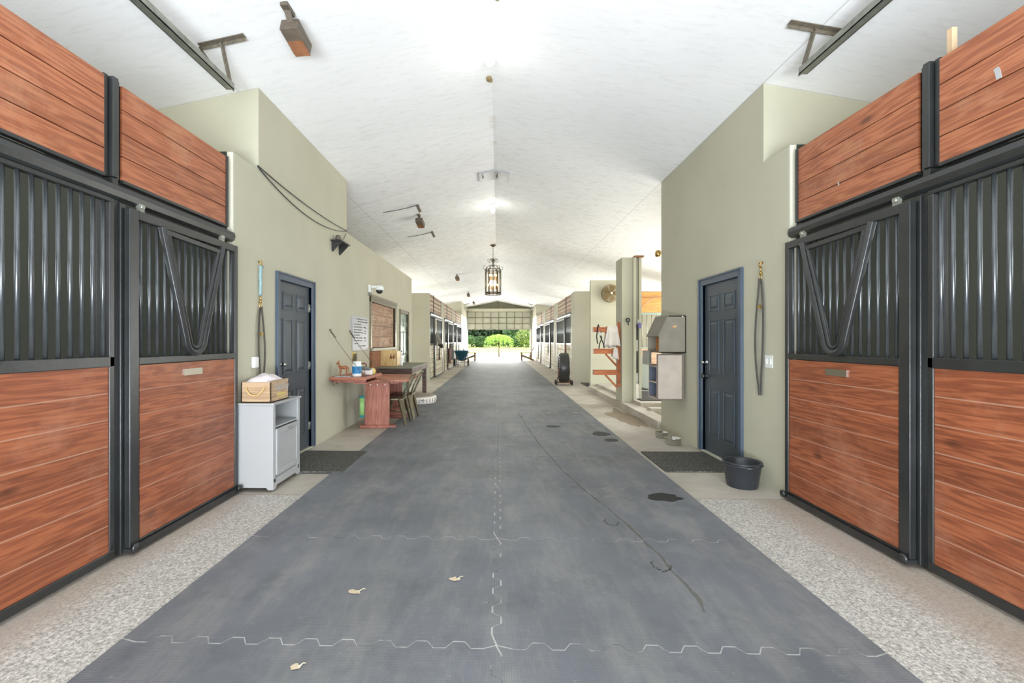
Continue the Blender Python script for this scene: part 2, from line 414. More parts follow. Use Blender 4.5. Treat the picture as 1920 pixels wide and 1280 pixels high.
def cz(x): return RZ-SL*abs(x-RX)
XL = -2.41; XR = 2.55; SXL = 2.46; SXR = 2.60   # wall faces, stall-front planes
OUT = 6.3; YF = 35.0; YN = -1.6

# ---------------------------------------------------------------- structure
struct(MB().box(-OUT, OUT, YN-6, YF+4, -.2, -.02).build('floor', 'floor'), 'concrete aisle floor with pebbled strips near the camera')
struct(MB().box(-80, 80, YF+4, 230, -.25, -.03).build('ground', 'lawn'), 'sunny lawn and gravel beyond the far doorway')
struct(MB().box(OUT, 60, -30, YF+4, -.25, -.03).build('ground', 'lawn'))
struct(MB().box(-60, -OUT, -30, YF+4, -.25, -.03).build('ground', 'lawn'))
for s in (-1, 1):
    b = MB(); xe = s*(OUT+.4)
    b.prism([(RX, RZ), (xe, cz(xe)), (xe, cz(xe)+.15), (RX, RZ+.15)], YN, YF+.3)
    struct(b.build('ceiling', 'ceil', center=False), 'white sloping ceiling slab %s of the ridge' % ('left' if s < 0 else 'right'))
def wallbox(name, x0, x1, y0, y1, z0, z1, mat='wall', lab=None):
    return struct(MB().box(x0, x1, y0, y1, z0, z1).build(name, mat), lab)
# rooms left: Y 4.08-12.55
def wall_run(name, x0, x1, y0, y1, H, holes, mat='wall', lab=None):
    b = MB(); y = y0
    for (a, c, zb, zt) in sorted(holes):
        b.box(x0, x1, y, a, -.02, H)
        if zb > 0: b.box(x0, x1, a, c, -.02, zb)
        b.box(x0, x1, a, c, zt, H); y = c
    b.box(x0, x1, y, y1, -.02, H)
    return struct(b.build(name, mat), lab)
LH = 3.08
DL = (4.93, 5.78); DR = (4.90, 5.76); D3 = (11.06, 11.96)
wall_run('wall_left', XL-.14, XL, 4.08, 12.55, LH, [(DL[0], DL[1], 0, 2.05), (8.52, 10.46, 1.22, 2.1), (D3[0], D3[1], 0, 2.06)], lab='sage green aisle wall on the left with a blue door and a boarded window')
wall_run('wall_right', XR, XR+.14, 4.08, 7.22, LH, [(DR[0], DR[1], 0, 2.06)], lab='sage green aisle wall on the right with a blue door')
for s, x, y1 in ((-1, XL, 12.55), (1, XR, 7.22)):
    nm = 'left' if s < 0 else 'right'
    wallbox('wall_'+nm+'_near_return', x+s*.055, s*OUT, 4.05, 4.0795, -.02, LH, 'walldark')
    wallbox('trim_1', x+s*.0, x+s*.055, 4.06, 4.08, -.02, LH, 'trim')
    wallbox('wall_'+nm+'_back_return', x+s*.14, s*OUT, y1-.14, y1-.001, -.02, LH)
    wallbox('wall_'+nm+'_lid', x+s*.02, s*OUT, 4.09, y1, LH-.06, LH-.002)
# upper blocks
def block(x, s, y0, y1, nm, lab, zb=LH):
    b = MB(); xe = s*OUT
    b.prism([(x, zb), (xe, zb), (xe, cz(xe)-.004), (x, cz(x)-.004)], y0, y1)
    struct(b.build('wall_'+nm+'_upper', 'wall'), lab)
block(XL, -1, 4.50, 7.15, 'left', 'tall sage green upper wall block at near left')
block(XR, 1, 4.46, 7.22, 'right', 'tall sage green upper wall block at near right')
# side exterior walls (stall backs; stall openings cut for the added fill lights)
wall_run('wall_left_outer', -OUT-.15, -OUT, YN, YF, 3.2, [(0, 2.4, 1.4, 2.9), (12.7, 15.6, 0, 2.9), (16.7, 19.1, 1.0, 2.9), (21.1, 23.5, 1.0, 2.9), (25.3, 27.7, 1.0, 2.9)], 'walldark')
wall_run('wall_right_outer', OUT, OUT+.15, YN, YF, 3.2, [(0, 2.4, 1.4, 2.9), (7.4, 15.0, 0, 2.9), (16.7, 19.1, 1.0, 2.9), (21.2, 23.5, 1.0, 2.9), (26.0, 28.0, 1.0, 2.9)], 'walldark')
# far returns + pilasters left / right
wallbox('wall_left_far_return', XL, -OUT, 15.72, 15.9, -.02, 3.02, lab='sage green return wall beyond the left room')
wallbox('wall_left_far_return', -2.45, -OUT, 19.2, 19.9, -.02, 3.0)
wallbox('wall_left_far_return', -2.45, -OUT, 23.6, 24.2, -.02, 3.0)
wallbox('wall_left_pilaster', XL-.01, XL-.3, 19.1, 20.2, -.02, 3.02)
wallbox('wall_left_pilaster', XL-.01, XL-.3, 23.5, 24.3, -.02, 3.02)
wallbox('wall_right_far_return', XR, OUT, 15.35, 15.5, -.02, 3.02, lab='pale green return wall behind the drum fan')
wallbox('wall_right_pilaster', XR, XR+.3, 15.5, 16.1, -.02, 3.02)
wallbox('wall_right_pilaster', XR, XR+.3, 19.95, 21.1, -.02, 3.02)
wallbox('wall_right_pilaster', XR, XR+.3, 24.9, 26.0, -.02, 3.02)
wallbox('wall_right_far_return', XR+.1, OUT, 20.1, 20.9, -.02, 3.0)
wallbox('wall_right_far_return', XR+.1, OUT, 25.1, 25.8, -.02, 3.0)
# far low walls and upper blocks
wallbox('wall_left_far', XL, -OUT, 29.0, YF, -.02, 3.05, 'sunlitwall', 'pale far wall left of the garage door')
wallbox('wall_right_far', XR, OUT, 30.6, YF, -.02, 3.05, 'sunlitwall', 'pale far wall right of the garage door')
block(XL, -1, 29.6, YF, 'left_far', 'dark upper wall block at far left', 3.05)
block(XR, 1, 31.2, YF, 'right_far', 'dark upper wall block at far right', 3.05)
# gable end at YF
g = MB(); GX0, GX1, GZ = -2.41, 2.42, 3.62
g.prism([(-OUT, 3.62), (OUT, 3.62), (OUT, cz(OUT)-.005), (RX, RZ-.005), (-OUT, cz(-OUT)-.005)], YF-.02, YF+.15)
struct(g.build('wall_far', 'gable'), 'olive gable above the far garage door')
wallbox('wall_far_jamb', GX0-.14, GX0-.001, YF-.35, YF+.15, -.02, 3.62, 'wall')
wallbox('wall_far_jamb', GX1+.001, GX1+.13, YF-.35, YF+.15, -.02, 3.62, 'wall')
g = MB(); g.prism([(-OUT, 3.45), (OUT, 3.45), (OUT, cz(OUT)-.005), (RX, RZ-.005), (-OUT, cz(-OUT)-.005)], YN, YN+.15); g.box(-OUT, -2.62, YN, YN+.15, -.019, 3.45); g.box(2.72, OUT, YN, YN+.15, -.019, 3.45)
struct(g.build('wall_near', 'wall'), 'end wall with the open doorway behind the camera')
# right middle bay: curb, pillar, fan wall, raised washing floor
wallbox('trim_2', XR-.05, XR+.2, 7.23, 12.78, -.02, .10, 'floor', 'low concrete curb along the right wash bay')
wallbox('wall_right_pillar', XR, XR+.22, 9.5, 9.98, .101, 3.085, 'wall', 'slim sage green pillar beside the wash bay')
wallbox('wall_right_bay', XR+.02, 3.95, 12.8, 12.95, -.02, 3.05, 'wall', 'sage green wall behind the saddle rack with round fan')
wallbox('floor_wash_bay', XR+.2, 5.2, 8.9, 12.79, -.02, .16, 'floor')
wallbox('trim_3', XR+.2, 5.2, 8.3, 8.5, -.02, .14, 'floor')

# ---------------------------------------------------------------- rubber aisle mats
def seam(n0, n1, per, amp, phase):
    """trapezoid interlock offsets along 0..L: list of (t, off)"""
    out = []; t = n0; k = 0
    while t < n1-1e-6:
        a = amp if k % 2 else -amp
        out += [(t+per*.10, a*1.0), (t+per*.42, a)]
        t += per/2; k += 1
    return [(min(max(a, n0), n1), o) for a, o in out]
YS = [-1.25+1.1*i-.0 for i in range(0, 34)]
YS = [2.045+1.106*(i-3) for i in range(0, 33)]
XM0, XMC, XM1 = -1.73, -.01, 1.70
ordn = ['first', 'second', 'third', 'fourth', 'fifth', 'sixth', 'seventh', 'eighth', 'ninth', 'tenth', 'eleventh', 'twelfth', 'thirteenth', 'fourteenth', 'fifteenth', 'sixteenth', 'seventeenth', 'eighteenth', 'nineteenth', 'twentieth', 'twenty-first', 'twenty-second', 'twenty-third', 'twenty-fourth', 'twenty-fifth', 'twenty-sixth', 'twenty-seventh', 'twenty-eighth', 'twenty-ninth', 'thirtieth', 'thirty-first', 'thirty-second']
def duststrip():
    t = NT('dusty_seam'); p = t.pos()
    t.col(t.ramp(t.noise(p, 3.0, 5, .7), [(.40, lin((104, 106, 108))), (.52, lin((186, 185, 180)))])); t.rough(.95); return t.m
M['seamdust'] = duststrip()
struct(MB().box(-1.725, 1.695, YS[0]+.02, YS[-1]-.02, -.0195, -.001).build('floor_underlay', 'seamdust'))
GP = .0045
for ci, (xa, xb) in enumerate(((XM0, XMC), (XMC, XM1))):
    for r in range(len(YS)-1):
        ya, yb = YS[r], YS[r+1]
        near = yb < 9
        per = .17 if near else .5
        amp = .022
        bot = [(x, ya+o+GP) for x, o in seam(xa+.06, xb-.06, per, amp, 0)]
        top = [(x, yb+o-GP) for x, o in seam(xa+.06, xb-.06, per, amp, 0)]
        cen = [(XMC+o, y) for y, o in seam(ya+.06, yb-.06, per, amp, 0)]
        if ci == 0:
            poly = [(xa, ya+GP)]+bot+[(xb-GP, ya+GP)]+[(x-GP, y) for x, y in cen]+[(xb-GP, yb-GP)]+top[::-1]+[(xa, yb-GP)]
        else:
            poly = [(xa+GP, ya+GP)]+bot+[(xb, ya+GP), (xb, yb-GP)]+top[::-1]+[(xa+GP, yb-GP)]+[(x+GP, y) for x, y in cen[::-1]]
        o = MB().prism(poly, -.0009, .0008, 'Z').build('rubber_mat', 'mat')
        side = 'left' if ci == 0 else 'right'
        vis = r-1
        if r < 2: lab = 'black rubber aisle mat %s of the centre seam, %s' % (side, 'behind the camera' if r == 0 else 'cut off by the bottom edge')
        else: lab = 'black interlocking rubber mat, %s column, %s row from the bottom edge' % (side, ordn[r-2+1])
        tag(o, lab, 'mat', 'interlocking rubber mats of the aisle')
# ---------------------------------------------------------------- stall fronts
def planks(b, X0, X1, y0, y1, z0, z1, n, gap=.006, mi=0, mg=1, mg_front=False):
    h = (z1-z0)/n
    xm = X0+(X1-X0)*(.93 if mg_front else .5)
    b.box(X0, xm, y0, y1, z0, z1, mg)
    for i in range(n):
        b.box(min(X0, X1)+.001 if False else X0, X1, y0, y1, z0+i*h+(gap/2 if i else 0), z0+(i+1)*h-(gap/2 if i < n-1 else 0), mi)
def stall(s, XS, y0, L0, LD, d, far, names, yoke=True, bars_sp=.0715, wlo='wood', wup='woodtop', gap='dust', opening=None):
    """s side, XS plane, y0 start of the fixed part, L0 its length, LD door length, d +1/-1 direction; names: label bits"""
    X = lambda dep: s*(XS-dep)
    Y = lambda t: y0+d*t
    vis0 = 0 if far else 0
    gi = names['where']
    # fixed grille panel
    t = thing('stall_front_panel', (X(0), Y(L0/2), 0), 'barred stall front with %s lower boards, %s' % (names['tone'], names['fix']), 'stall panel', 'barred stall fronts')
    b = MB()
    b.box(X(0), X(.045), Y(0), Y(L0), 0.0, .055); b.box(X(0), X(.045), Y(0), Y(L0), 1.205, 1.27); b.box(X(0), X(.045), Y(0), Y(L0), 2.235, 2.262)
    b.box(X(0), X(.045), Y(L0-.035), Y(L0), .055, 2.235); b.box(X(0), X(.045), Y(0), Y(.04), .055, 2.235)
    b.build('frame', 'black', t, bevel=.004)
    b = MB(); planks(b, X(.008), X(.036), Y(.04), Y(L0-.035), .055, 1.205, 7, .008 if not far else .02, mg_front=True); b.build('lower_boards', [wlo, gap if not far else 'fargroove'], t)
    n = int((L0-.1)/bars_sp); proto = None
    for i in range(n):
        yy = Y(L0-.06-i*bars_sp)
        if proto is None:
            proto = MB().cyl((X(.022), yy, 1.265), (X(.022), yy, 2.24), .0115, 10).build('bar', 'bar', t)
        else:
            o = proto.copy(); C.objects.link(o); o.parent = t; o.location = (proto.location.x, proto.location.y+yy-Y(L0-.06), proto.location.z)
    # transom boards
    for k, (a, c) in enumerate(((0, L0-.06), (L0+.075, L0+LD+.0))):
        t2 = thing('transom_panel', (X(0), Y((a+c)/2), 2.40), 'four-board %s timber panel over the %s, %s' % (names['tone'], 'barred front' if k == 0 else 'sliding door', gi), 'panel', 'timber panels above the stall fronts')
        b = MB(); planks(b, X(.0), X(.03), Y(a), Y(c), 2.405, 3.01, 4, .007 if not far else .035, mg_front=far); b.build('upper_boards', [wup, 'groove' if not far else gap], t2)
        if s == 1 and not far:
            cy, czz, cr = ((2.42, 2.745, .02), (3.52, 2.555, .008))[k]
            b = MB(); b.prism([(cy-cr, czz-cr*1.6), (cy+cr*.3, czz-cr*1.5), (cy+cr*.6, czz+cr*.3), (cy+cr, czz+cr*1.5), (cy-cr*.2, czz+cr*1.7), (cy-cr*.7, czz+cr*.4)], X(.03), X(.032), 'X'); b.build('paint_chip', 'white', t2)
        b = MB(); b.box(X(-.004), X(.036), Y(a), Y(c), 2.385, 2.404)
        if k == 1: b.box(X(-.004), X(.038), Y(c), Y(c+.03), 2.385, 3.015)
        b.build('edge_channel', 'black', t2)
    # post between
    b = MB()
    b.box(X(-.06), X(.0), Y(L0-.05), Y(L0+.065), 2.40, 3.03); b.box(X(0), X(.02), Y(L0-.05), Y(L0-.02), 2.40, 3.03); b.box(X(0), X(.045), Y(L0-.012), Y(L0+.03), 2.40, 3.03); b.box(X(0), X(.02), Y(L0+.045), Y(L0+.065), 2.4, 3.03)
    b.box(X(-.08), X(.03), Y(L0+.002), Y(L0+.045), 0, 2.399); b.box(X(-.08), X(.045), Y(L0+.045), Y(L0+.085), 0, 2.25)
    tag(b.build('stall_post', 'black', bevel=.003), 'black steel channel post between panel and sliding door, %s' % gi, 'post', 'stall posts')
    # header track
    b = MB()
    x0, x1 = X(.0), X(.1)
    prof = [(X(-.01), 2.27), (X(.04), 2.262), (X(.065), 2.275), (X(.075), 2.31), (X(.065), 2.345), (X(.035), 2.356), (X(.0), 2.356), (X(.0), 2.384), (X(-.01), 2.384)]
    b.prism(prof, Y(0), Y(L0+LD+.08))
    tag(b.build('door_track', 'black', bevel=.004), 'black rounded overhead sliding door track, %s' % gi, 'track', 'overhead stall door tracks')
    # sliding door
    t3 = thing('stall_door', (X(.06), Y(L0+LD/2), 0), '%s stall sliding door with %s black grille, %s' % (names['tone'], 'a V yoke in its' if yoke else 'a plain', names['door']), 'stall door', 'sliding stall doors')
    a, c = L0+.065, L0+LD+.09; zt = 2.225
    b = MB(); dp0, dp1 = .05, .09
    b.box(X(dp0), X(dp1), Y(a), Y(a+.075), .03, zt); b.box(X(dp0), X(dp1), Y(c-.045), Y(c), .03, zt)
    b.box(X(dp0), X(dp1), Y(a+.075), Y(c-.045), 2.165, zt); b.box(X(dp0), X(dp1), Y(a+.075), Y(c-.045), 1.21, 1.258)
    b.box(X(dp0), X(dp1), Y(a+.075), Y(c-.045), .03, .06)
    b.build('frame', 'black', t3, bevel=.004)
    b = MB(); planks(b, X(dp0+.006), X(dp1-.006), Y(a+.085), Y(c-.05), .062, 1.205, 7 if not far else 6, .007 if not far else .02, mg_front=True); b.build('lower_boards', [wlo, gap if not far else 'fargroove'], t3)
    b = MB(); b.box(X(.04), X(.1), Y(a), Y(c), .0, .028); b.box(X(.1), X(.11), Y(a), Y(c), .0, .045); b.build('bottom_rail', 'black', t3)
    # V yoke geometry in (t,z)
    m = (a+c)/2-.02; V = [(m-.33, 2.165), (m-.075, 1.36), (m-.03, 1.30), (m+.0, 1.29), (m+.03, 1.30), (m+.08, 1.36), (m+.36, 2.165)]
    def vhalf(z):
        if z >= 2.165: return (-.33, .36)
        if z < 1.30: return None
        f = (z-1.30)/.865
        return (-.05-.28*f, .05+.31*f)
    n = int((c-a-.12)/(bars_sp)); proto = None
    for i in range(n):
        tt = a+.075+.04+i*((c-a-.12)/n)
        if opening and abs(Y(tt)-opening) < .24: continue
        o = MB().cyl((X(.068), Y(tt), 1.25), (X(.068), Y(tt), 2.17), .0105, 8) if proto is None else None
        if proto is None: proto = o.build('bar', 'bar', t3); t0 = tt
        else:
            o = proto.copy(); C.objects.link(o); o.parent = t3; o.location = (proto.location.x, proto.location.y+d*(tt-t0), proto.location.z)
    if yoke:
        b = MB()
        def rail(pts, dep, w, h):
            P = [(X(dep), Y(p[0]), p[1]) for p in pts]
            b.tube(P, w, 6)
        def vpath(inset, zt_, zb_):
            L = []; L.append((m-.33+inset, zt_))
            for k in range(9):
                ang = math.pi*(1+k/8); rr = .105-inset*.75
                L.append((m+.015+rr*math.cos(ang), zb_+rr+rr*math.sin(ang)*1.0))
            L.append((m+.36-inset, zt_)); return L
        rail(vpath(0, 2.165, 1.275), .108, .029, .04)
        rail(vpath(.06, 2.12, 1.315), .108, .019, .03)
        b.beam((X(.105), Y(m-.30), 2.135), (X(.105), Y(m+.33), 2.115), .035, .035)
        b.build('yoke', 'black', t3, bevel=.003)
    b = MB(); np = .5*(a+c)
    b.box(X(dp1-.006), X(dp1+.004), Y(np-.105), Y(np+.105), 1.105, 1.155); b.build('name_plate', 'chrome', t3)['label'] = 'blank silver name plate holder'
    for q in (a+.12, c-.2):
        b = MB(); b.box(X(.05), X(.075), Y(q-.02), Y(q+.02), 2.225, 2.28); b.cyl((X(.04), Y(q), 2.262), (X(.085), Y(q), 2.262), .014, 10); b.build('trolley', 'steel', t3)
    for q in (a+.01, c-.02):
        b = MB(); b.lathe([(.0, -.01), (.028, -.01), (.03, 0), (.028, .01), (0, .01)], (X(.12), Y(q), .035), 14, axis='X'); b.build('guide_roller', 'black', t3)
# near stalls
stall(-1, SXL, .75, 2.045, 1.188, 1, False, dict(tone='red-brown', fix='at the left edge', door='beside the white cabinet', where='near left'))
stall(1, SXR, .75, 2.04, 1.19, 1, False, dict(tone='red-brown', fix='at the right edge', door='beside the black bucket', where='near right'))
# far stalls
FL = [(-1, SXL-.01, 15.92, .9, 2.15, 'behind the masked horse', 'past the dog bed, horse looking out', 'first far stall on left'),
      (-1, SXL-.01, 20.22, 1.0, 2.2, 'above the grey blanket', 'with a grey blanket hanging on it', 'second far stall on left'),
      (-1, SXL-.01, 24.35, 1.3, 3.2, 'behind the wheelbarrow', 'behind the blue wheelbarrow', 'third far stall on left')]
FR = [(1, SXR, 16.15, 1.3, 2.35, 'beside the drum fan', 'behind the drum fan', 'first far stall on right'),
      (1, SXR, 21.15, 1.3, 2.35, 'between the two right pilasters', 'standing slightly open past the fan', 'second far stall on right'),
      (1, SXR, 26.05, 1.4, 3.0, 'near the far right chair', 'near the far right lounge chair', 'third far stall on right')]
for s, xs, y0, L0, LD, f1, f2, w in FL+FR:
    stall(s, xs, y0, L0, LD, 1, True, dict(tone='weathered pale', fix=f1, door=f2, where=w), yoke=False, bars_sp=.16, wlo='palewood', wup='oldwood', gap='oldgap', opening=17.2 if y0 == 15.92 else None)

# ---------------------------------------------------------------- six-panel doors
def panel_door(idx, s, xf, y0, y1, zt, mat, fmat, knob_near, lab, hinges=True):
    """s: side; xf: wall face x; slab set back a little"""
    X = lambda dep: xf-s*dep     # dep>0 toward aisle
    root = bpy.data.objects.new('door_%d' % idx, None); C.objects.link(root); root.location = (xf, (y0+y1)/2, 0)
    struct(root, lab)
    b = MB(); w = .085
    b.box(X(-.03), X(.018), y0-w, y0, 0, zt+w); b.box(X(-.03), X(.018), y1, y1+w, 0, zt+w); b.box(X(-.03), X(.018), y0, y1, zt, zt+w)
    b.box(X(.018), X(.03), y0-w, y0-w+.02, 0, zt+w); b.box(X(.018), X(.03), y1+w-.02, y1+w, 0, zt+w); b.box(X(.018), X(.03), y0-w+.02, y1+w-.02, zt+w-.02, zt+w)
    b.build('frame', fmat, root, bevel=.003)
    b = MB(); b.box(X(-.06), X(-.022), y0+.002, y1-.002, .012, zt-.002)
    W_ = y1-y0; cx = (y0+y1)/2
    for (za, zb_) in ((.2, .80), (.98, 1.62), (1.72, 1.92)):
        for (ya, yb) in ((y0+.13, cx-.05), (cx+.05, y1-.13)):
            e = .018
            b.box(X(-.022), X(-.014), ya, yb, za, za+e); b.box(X(-.022), X(-.014), ya, yb, zb_-e, zb_)
            b.box(X(-.022), X(-.014), ya, ya+e, za+e, zb_-e); b.box(X(-.022), X(-.014), yb-e, yb, za+e, zb_-e)
            # raised bevelled field
            x0, x1 = X(-.022), X(-.012); i = .035; j = .06
            vs = [(x0, ya+i, za+i), (x0, yb-i, za+i), (x0, yb-i, zb_-i), (x0, ya+i, zb_-i), (x1, ya+j, za+j), (x1, yb-j, za+j), (x1, yb-j, zb_-j), (x1, ya+j, zb_-j)]
            b.add(vs, [(0, 1, 5, 4), (1, 2, 6, 5), (2, 3, 7, 6), (3, 0, 4, 7), (4, 5, 6, 7)])
    b.build('slab', mat, root, bevel=.002)
    b = MB(); b.box(X(-.14), X(.02), y0, y1, -.001, .010); b.build('threshold', 'trim', root)
    yk = y0+.065 if knob_near else y1-.065
    for z, r in ((.93, .026), (1.10, .02)):
        b = MB(); b.lathe([(.0, 0), (.03, 0), (.03, .008), (.012, .014), (.011, .03), (r, .04), (r*1.1, .055), (r*.7, .068), (0, .07)] if s < 0 else
                          [(.0, 0), (.03, 0), (.03, -.008), (.012, -.014), (.011, -.03), (r, -.04), (r*1.1, -.055), (r*.7, -.068), (0, -.07)], (X(-.022), yk, z), 16, axis='X')
        o = b.build('door_handle' if z < 1 else 'deadbolt', 'black' if z < 1 else 'chrome', root)
    yh = y1-.008 if knob_near else y0+.008
    for z in (.28, 1.05, 1.78):
        b = MB(); b.cyl((X(-.014), yh, z-.05), (X(-.014), yh, z+.05), .009, 8); b.box(X(-.022), X(-.018), yh-.025, yh+.004, z-.05, z+.05); b.build('hinge', 'steel', root)
    # dark room behind: closing board
    return root
panel_door(1, -1, XL, DL[0], DL[1], 2.04, 'door', 'doorframe', True, 'dark slate six-panel door behind the white cabinet')
panel_door(2, 1, XR, DR[0], DR[1], 2.05, 'door', 'doorframe', False, 'dark blue six-panel door behind the black bucket')
panel_door(3, -1, XL, D3[0], D3[1], 2.05, 'greendoor', 'gun', True, 'grey-green six-panel door past the boarded window')
# ---------------------------------------------------------------- boarded window
w = bpy.data.objects.new('window_1', None); C.objects.link(w); w.location = (XL, 9.5, .8); struct(w, 'window boarded with brown planks above the work table')
b = MB(); b.box(XL-.03, XL+.025, 8.43, 8.52, .75, 2.19); b.box(XL-.03, XL+.025, 10.46, 10.55, .75, 2.19); b.box(XL-.03, XL+.04, 8.43, 10.55, 2.10, 2.2); b.box(XL-.0, XL+.05, 8.40, 10.58, 2.2, 2.23)
b.build('window_frame', 'gun', w, bevel=.004)
b = MB(); planks(b, XL-.06, XL-.03, 8.52, 10.46, 1.23, 2.10, 4, .01); b.build('boards', ['oldwood', 'brown'], w)
b = MB(); b.box(XL-.08, XL+.06, 8.5, 10.5, 1.17, 1.22); b.build('window_sill', 'trim', w, bevel=.004)
# ---------------------------------------------------------------- far garage door
t = thing('garage_door', (0, YF-.1, 2.19), 'half-raised pale panelled garage door at the far end', 'garage door')
for k in range(3):
    z0 = 2.19+k*.457; b = MB(); b.box(GX0+.01, GX1-.01, YF-.14, YF-.1, z0, z0+.45)
    n = 8; wd = (GX1-GX0-.02)/n
    for i in range(n):
        xa = GX0+.01+i*wd+.05; xb = xa+wd-.1
        for q in ((xa, xb, z0+.06, z0+.085), (xa, xb, z0+.365, z0+.39), (xa, xa+.025, z0+.085, z0+.365), (xb-.025, xb, z0+.085, z0+.365)):
            b.box(q[0], q[1], YF-.19, YF-.14, q[2], q[3], 1)
        b.box(xb+.035, xb+.065, YF-.175, YF-.14, z0+.01, z0+.44, 2)
    b.box(GX0+.01, GX1-.01, YF-.2, YF-.14, z0, z0+.03, 2)
    b.build('door_section', ['gar', 'garhdr', 'gable'], t)
MB().box(GX0, GX1, YF-.2, YF-.141, 3.57, 3.80).build('fascia', 'garhdr', t)
for x in (GX0+.01, GX1-.06): MB().box(x, x+.05, YF-.22, YF-.17, 0, 3.56).build('guide_rail', 'steel', t)
# overhead tracks near the camera & far
def track(x, y0, y1, z, lab):
    t = thing('garage_door_track', (x, y1, z), lab, 'track', 'overhead garage door tracks')
    b = MB(); s = 1 if x > 0 else -1
    b.box(x-.035, x+.035, y0, y1, z, z+.006); b.box(x-.035, x-.028, y0, y1, z, z+.055); b.box(x+.028, x+.035, y0, y1, z, z+.055); b.box(x+.015, x+.034, y0, y1, z+.05, z+.055)
    b.build('rail', 'steel', t)
    yy = y1-.3 if y1 < 10 else y0+.3
    d = 1 if y1 < 10 else -1
    xa, xb = x-s*.30, x+s*.09; za, zb_ = cz(xa)-.012, cz(xb)-.012
    b = MB(); b.beam((xa, yy, za), (xb, yy, zb_), .055, .006); b.beam((xa, yy+.02, za-.014), (xb, yy+.02, zb_-.014), .005, .03)
    xm = x-s*.10
    b.beam((xm, yy, cz(xm)-.015), (x-s*.02, yy+d*.26, z+.05), .055, .012, up=(1, 0, 0)); b.beam((xb, yy, zb_-.01), (x+s*.02, yy+d*.16, z+.05), .03, .004, up=(1, 0, 0))
    b.build('hanger', 'steeldull', t)
    b = MB(); b.cyl((x, y1-.01 if d > 0 else y0+.01, z+.02), (x, y1+.05 if d > 0 else y0-.05, z+.02), .008, 8); b.build('end_bolt', 'steel', t)
track(-2.45, -.6, 4.09, 3.66, 'grey steel overhead door track hanging above the near left stall')
track(2.60, -.6, 3.97, 3.645, 'grey steel overhead door track hanging above the near right stall')
track(-2.33, 31.6, 34.6, 3.56, 'small far overhead door track at the left of the garage door')
track(2.34, 31.6, 34.6, 3.56, 'small far overhead door track at the right of the garage door')

# ---------------------------------------------------------------- ceiling things
for i, (x, y, lab) in enumerate(((-.09, 4.62, 'bare lit bulb on the ridge nearest the camera'), (-.13, 9.95, 'bare lit bulb on the ridge beyond the white ridge plate'))):
    t = thing('light_bulb', (x, y, RZ), lab, 'lamp', 'bare bulbs on the ceiling ridge')
    b = MB(); b.lathe([(.0, 0), (.05, 0), (.05, -.03), (.03, -.05), (.025, -.08)], (x, y, RZ-.02), 16); b.build('socket', 'whitep', t)
    b = MB(); b.lathe([(.02, -.075), (.035, -.1), (.052, -.135), (.05, -.165), (.03, -.19), (0, -.2)], (x, y, RZ-.02), 18); b.build('bulb', 'bulb', t)
def point(name, loc, e, r=.06, col=(1, .97, .92)):
    l = bpy.data.lights.new(name, 'POINT'); l.energy = e; l.shadow_soft_size = r; l.color = col
    o = bpy.data.objects.new(name, l); C.objects.link(o); o.location = loc
for i, y in enumerate((4.62, 9.95)): point('bulb_light', (-.1, y, RZ-.5), LAMP_W*(.45 if i == 0 else 1), .08)
point('lantern_light', (-.19, 14.2, 3.15), LAMP_W*.6, .1, (1, .86, .66))
t = thing('ridge_plate', (RX, 8.2, 4.3), 'small white angled plate under the ridge between the two bulbs', 'plate')
b = MB()
b.prism([(RX-.27, cz(RX-.27)-.002), (RX, RZ-.002), (RX+.27, cz(RX+.27)-.002), (RX+.27, cz(RX+.27)-.03), (RX, RZ-.03), (RX-.27, cz(RX-.27)-.03)], 8.0, 8.42); b.build('plate', 'white', t)
for x in (-.2, .05): MB().cyl((RX+x, 8.15, RZ-.1), (RX+x, 8.15, RZ-.04), .012, 8).build('bolt', 'brown', t)
# ceiling speakers/boxes
def cbox(x, y, sc, lab):
    z = cz(x); t = thing('ceiling_box', (x, y, z), lab, 'fixture', 'box fixtures along the left ceiling')
    b = MB(); b.box(x-.03*sc, x+.03*sc, y-.17*sc, y-.03*sc, z-.03, z); b.beam((x, y-.12*sc, z-.02), (x, y+.0*sc, z-.12*sc), .05*sc, .01); b.build('mount', 'brown', t)
    b = MB(); a = Vector((x-.01, y-.06*sc, z-.10*sc)); c = Vector((x+.01, y+.17*sc, z-.17*sc)); b.beam(a, c, .15*sc, .1*sc); b.build('housing', 'brown', t, bevel=.006)
    b = MB(); dd = (c-a).normalized(); b.beam(a+dd*.1*sc-Vector((0, 0, .052*sc)), c-Vector((0, 0, .052*sc)), .135*sc, .006); b.build('lens', 'rust', t)
cbox(-1.70, 3.72, 1.0, 'brown rusty box fixture hanging at the top of the photo')
cbox(-1.70, 9.75, 1.0, 'small brown ceiling box, nearest one above the security camera')
cbox(-1.70, 18.6, 1.0, 'small brown ceiling box just left of the hanging lantern')
cbox(-1.70, 25.5, 1.0, 'small brown ceiling box beyond the lantern')
cbox(-1.70, 31.0, 1.0, 'tiny brown ceiling box nearest the far gable')
# wasp nests
for x, y, r, lab in ((RX+.05, 3.94, .03, 'small grey mud nest on the ridge at the top of the photo'), (RX-.03, 5.2, .035, 'tan mud nest on the ridge just beyond the nearest bulb')):
    b = MB(); b.sphere((x, y, cz(x)-.01), r, 12, sc=(1, 1.5, .7)); b.sphere((x+.02, y+.03, cz(x)-.015), r*.6, 10)
    tag(b.build('mud_nest', 'fan'), lab, 'nest')
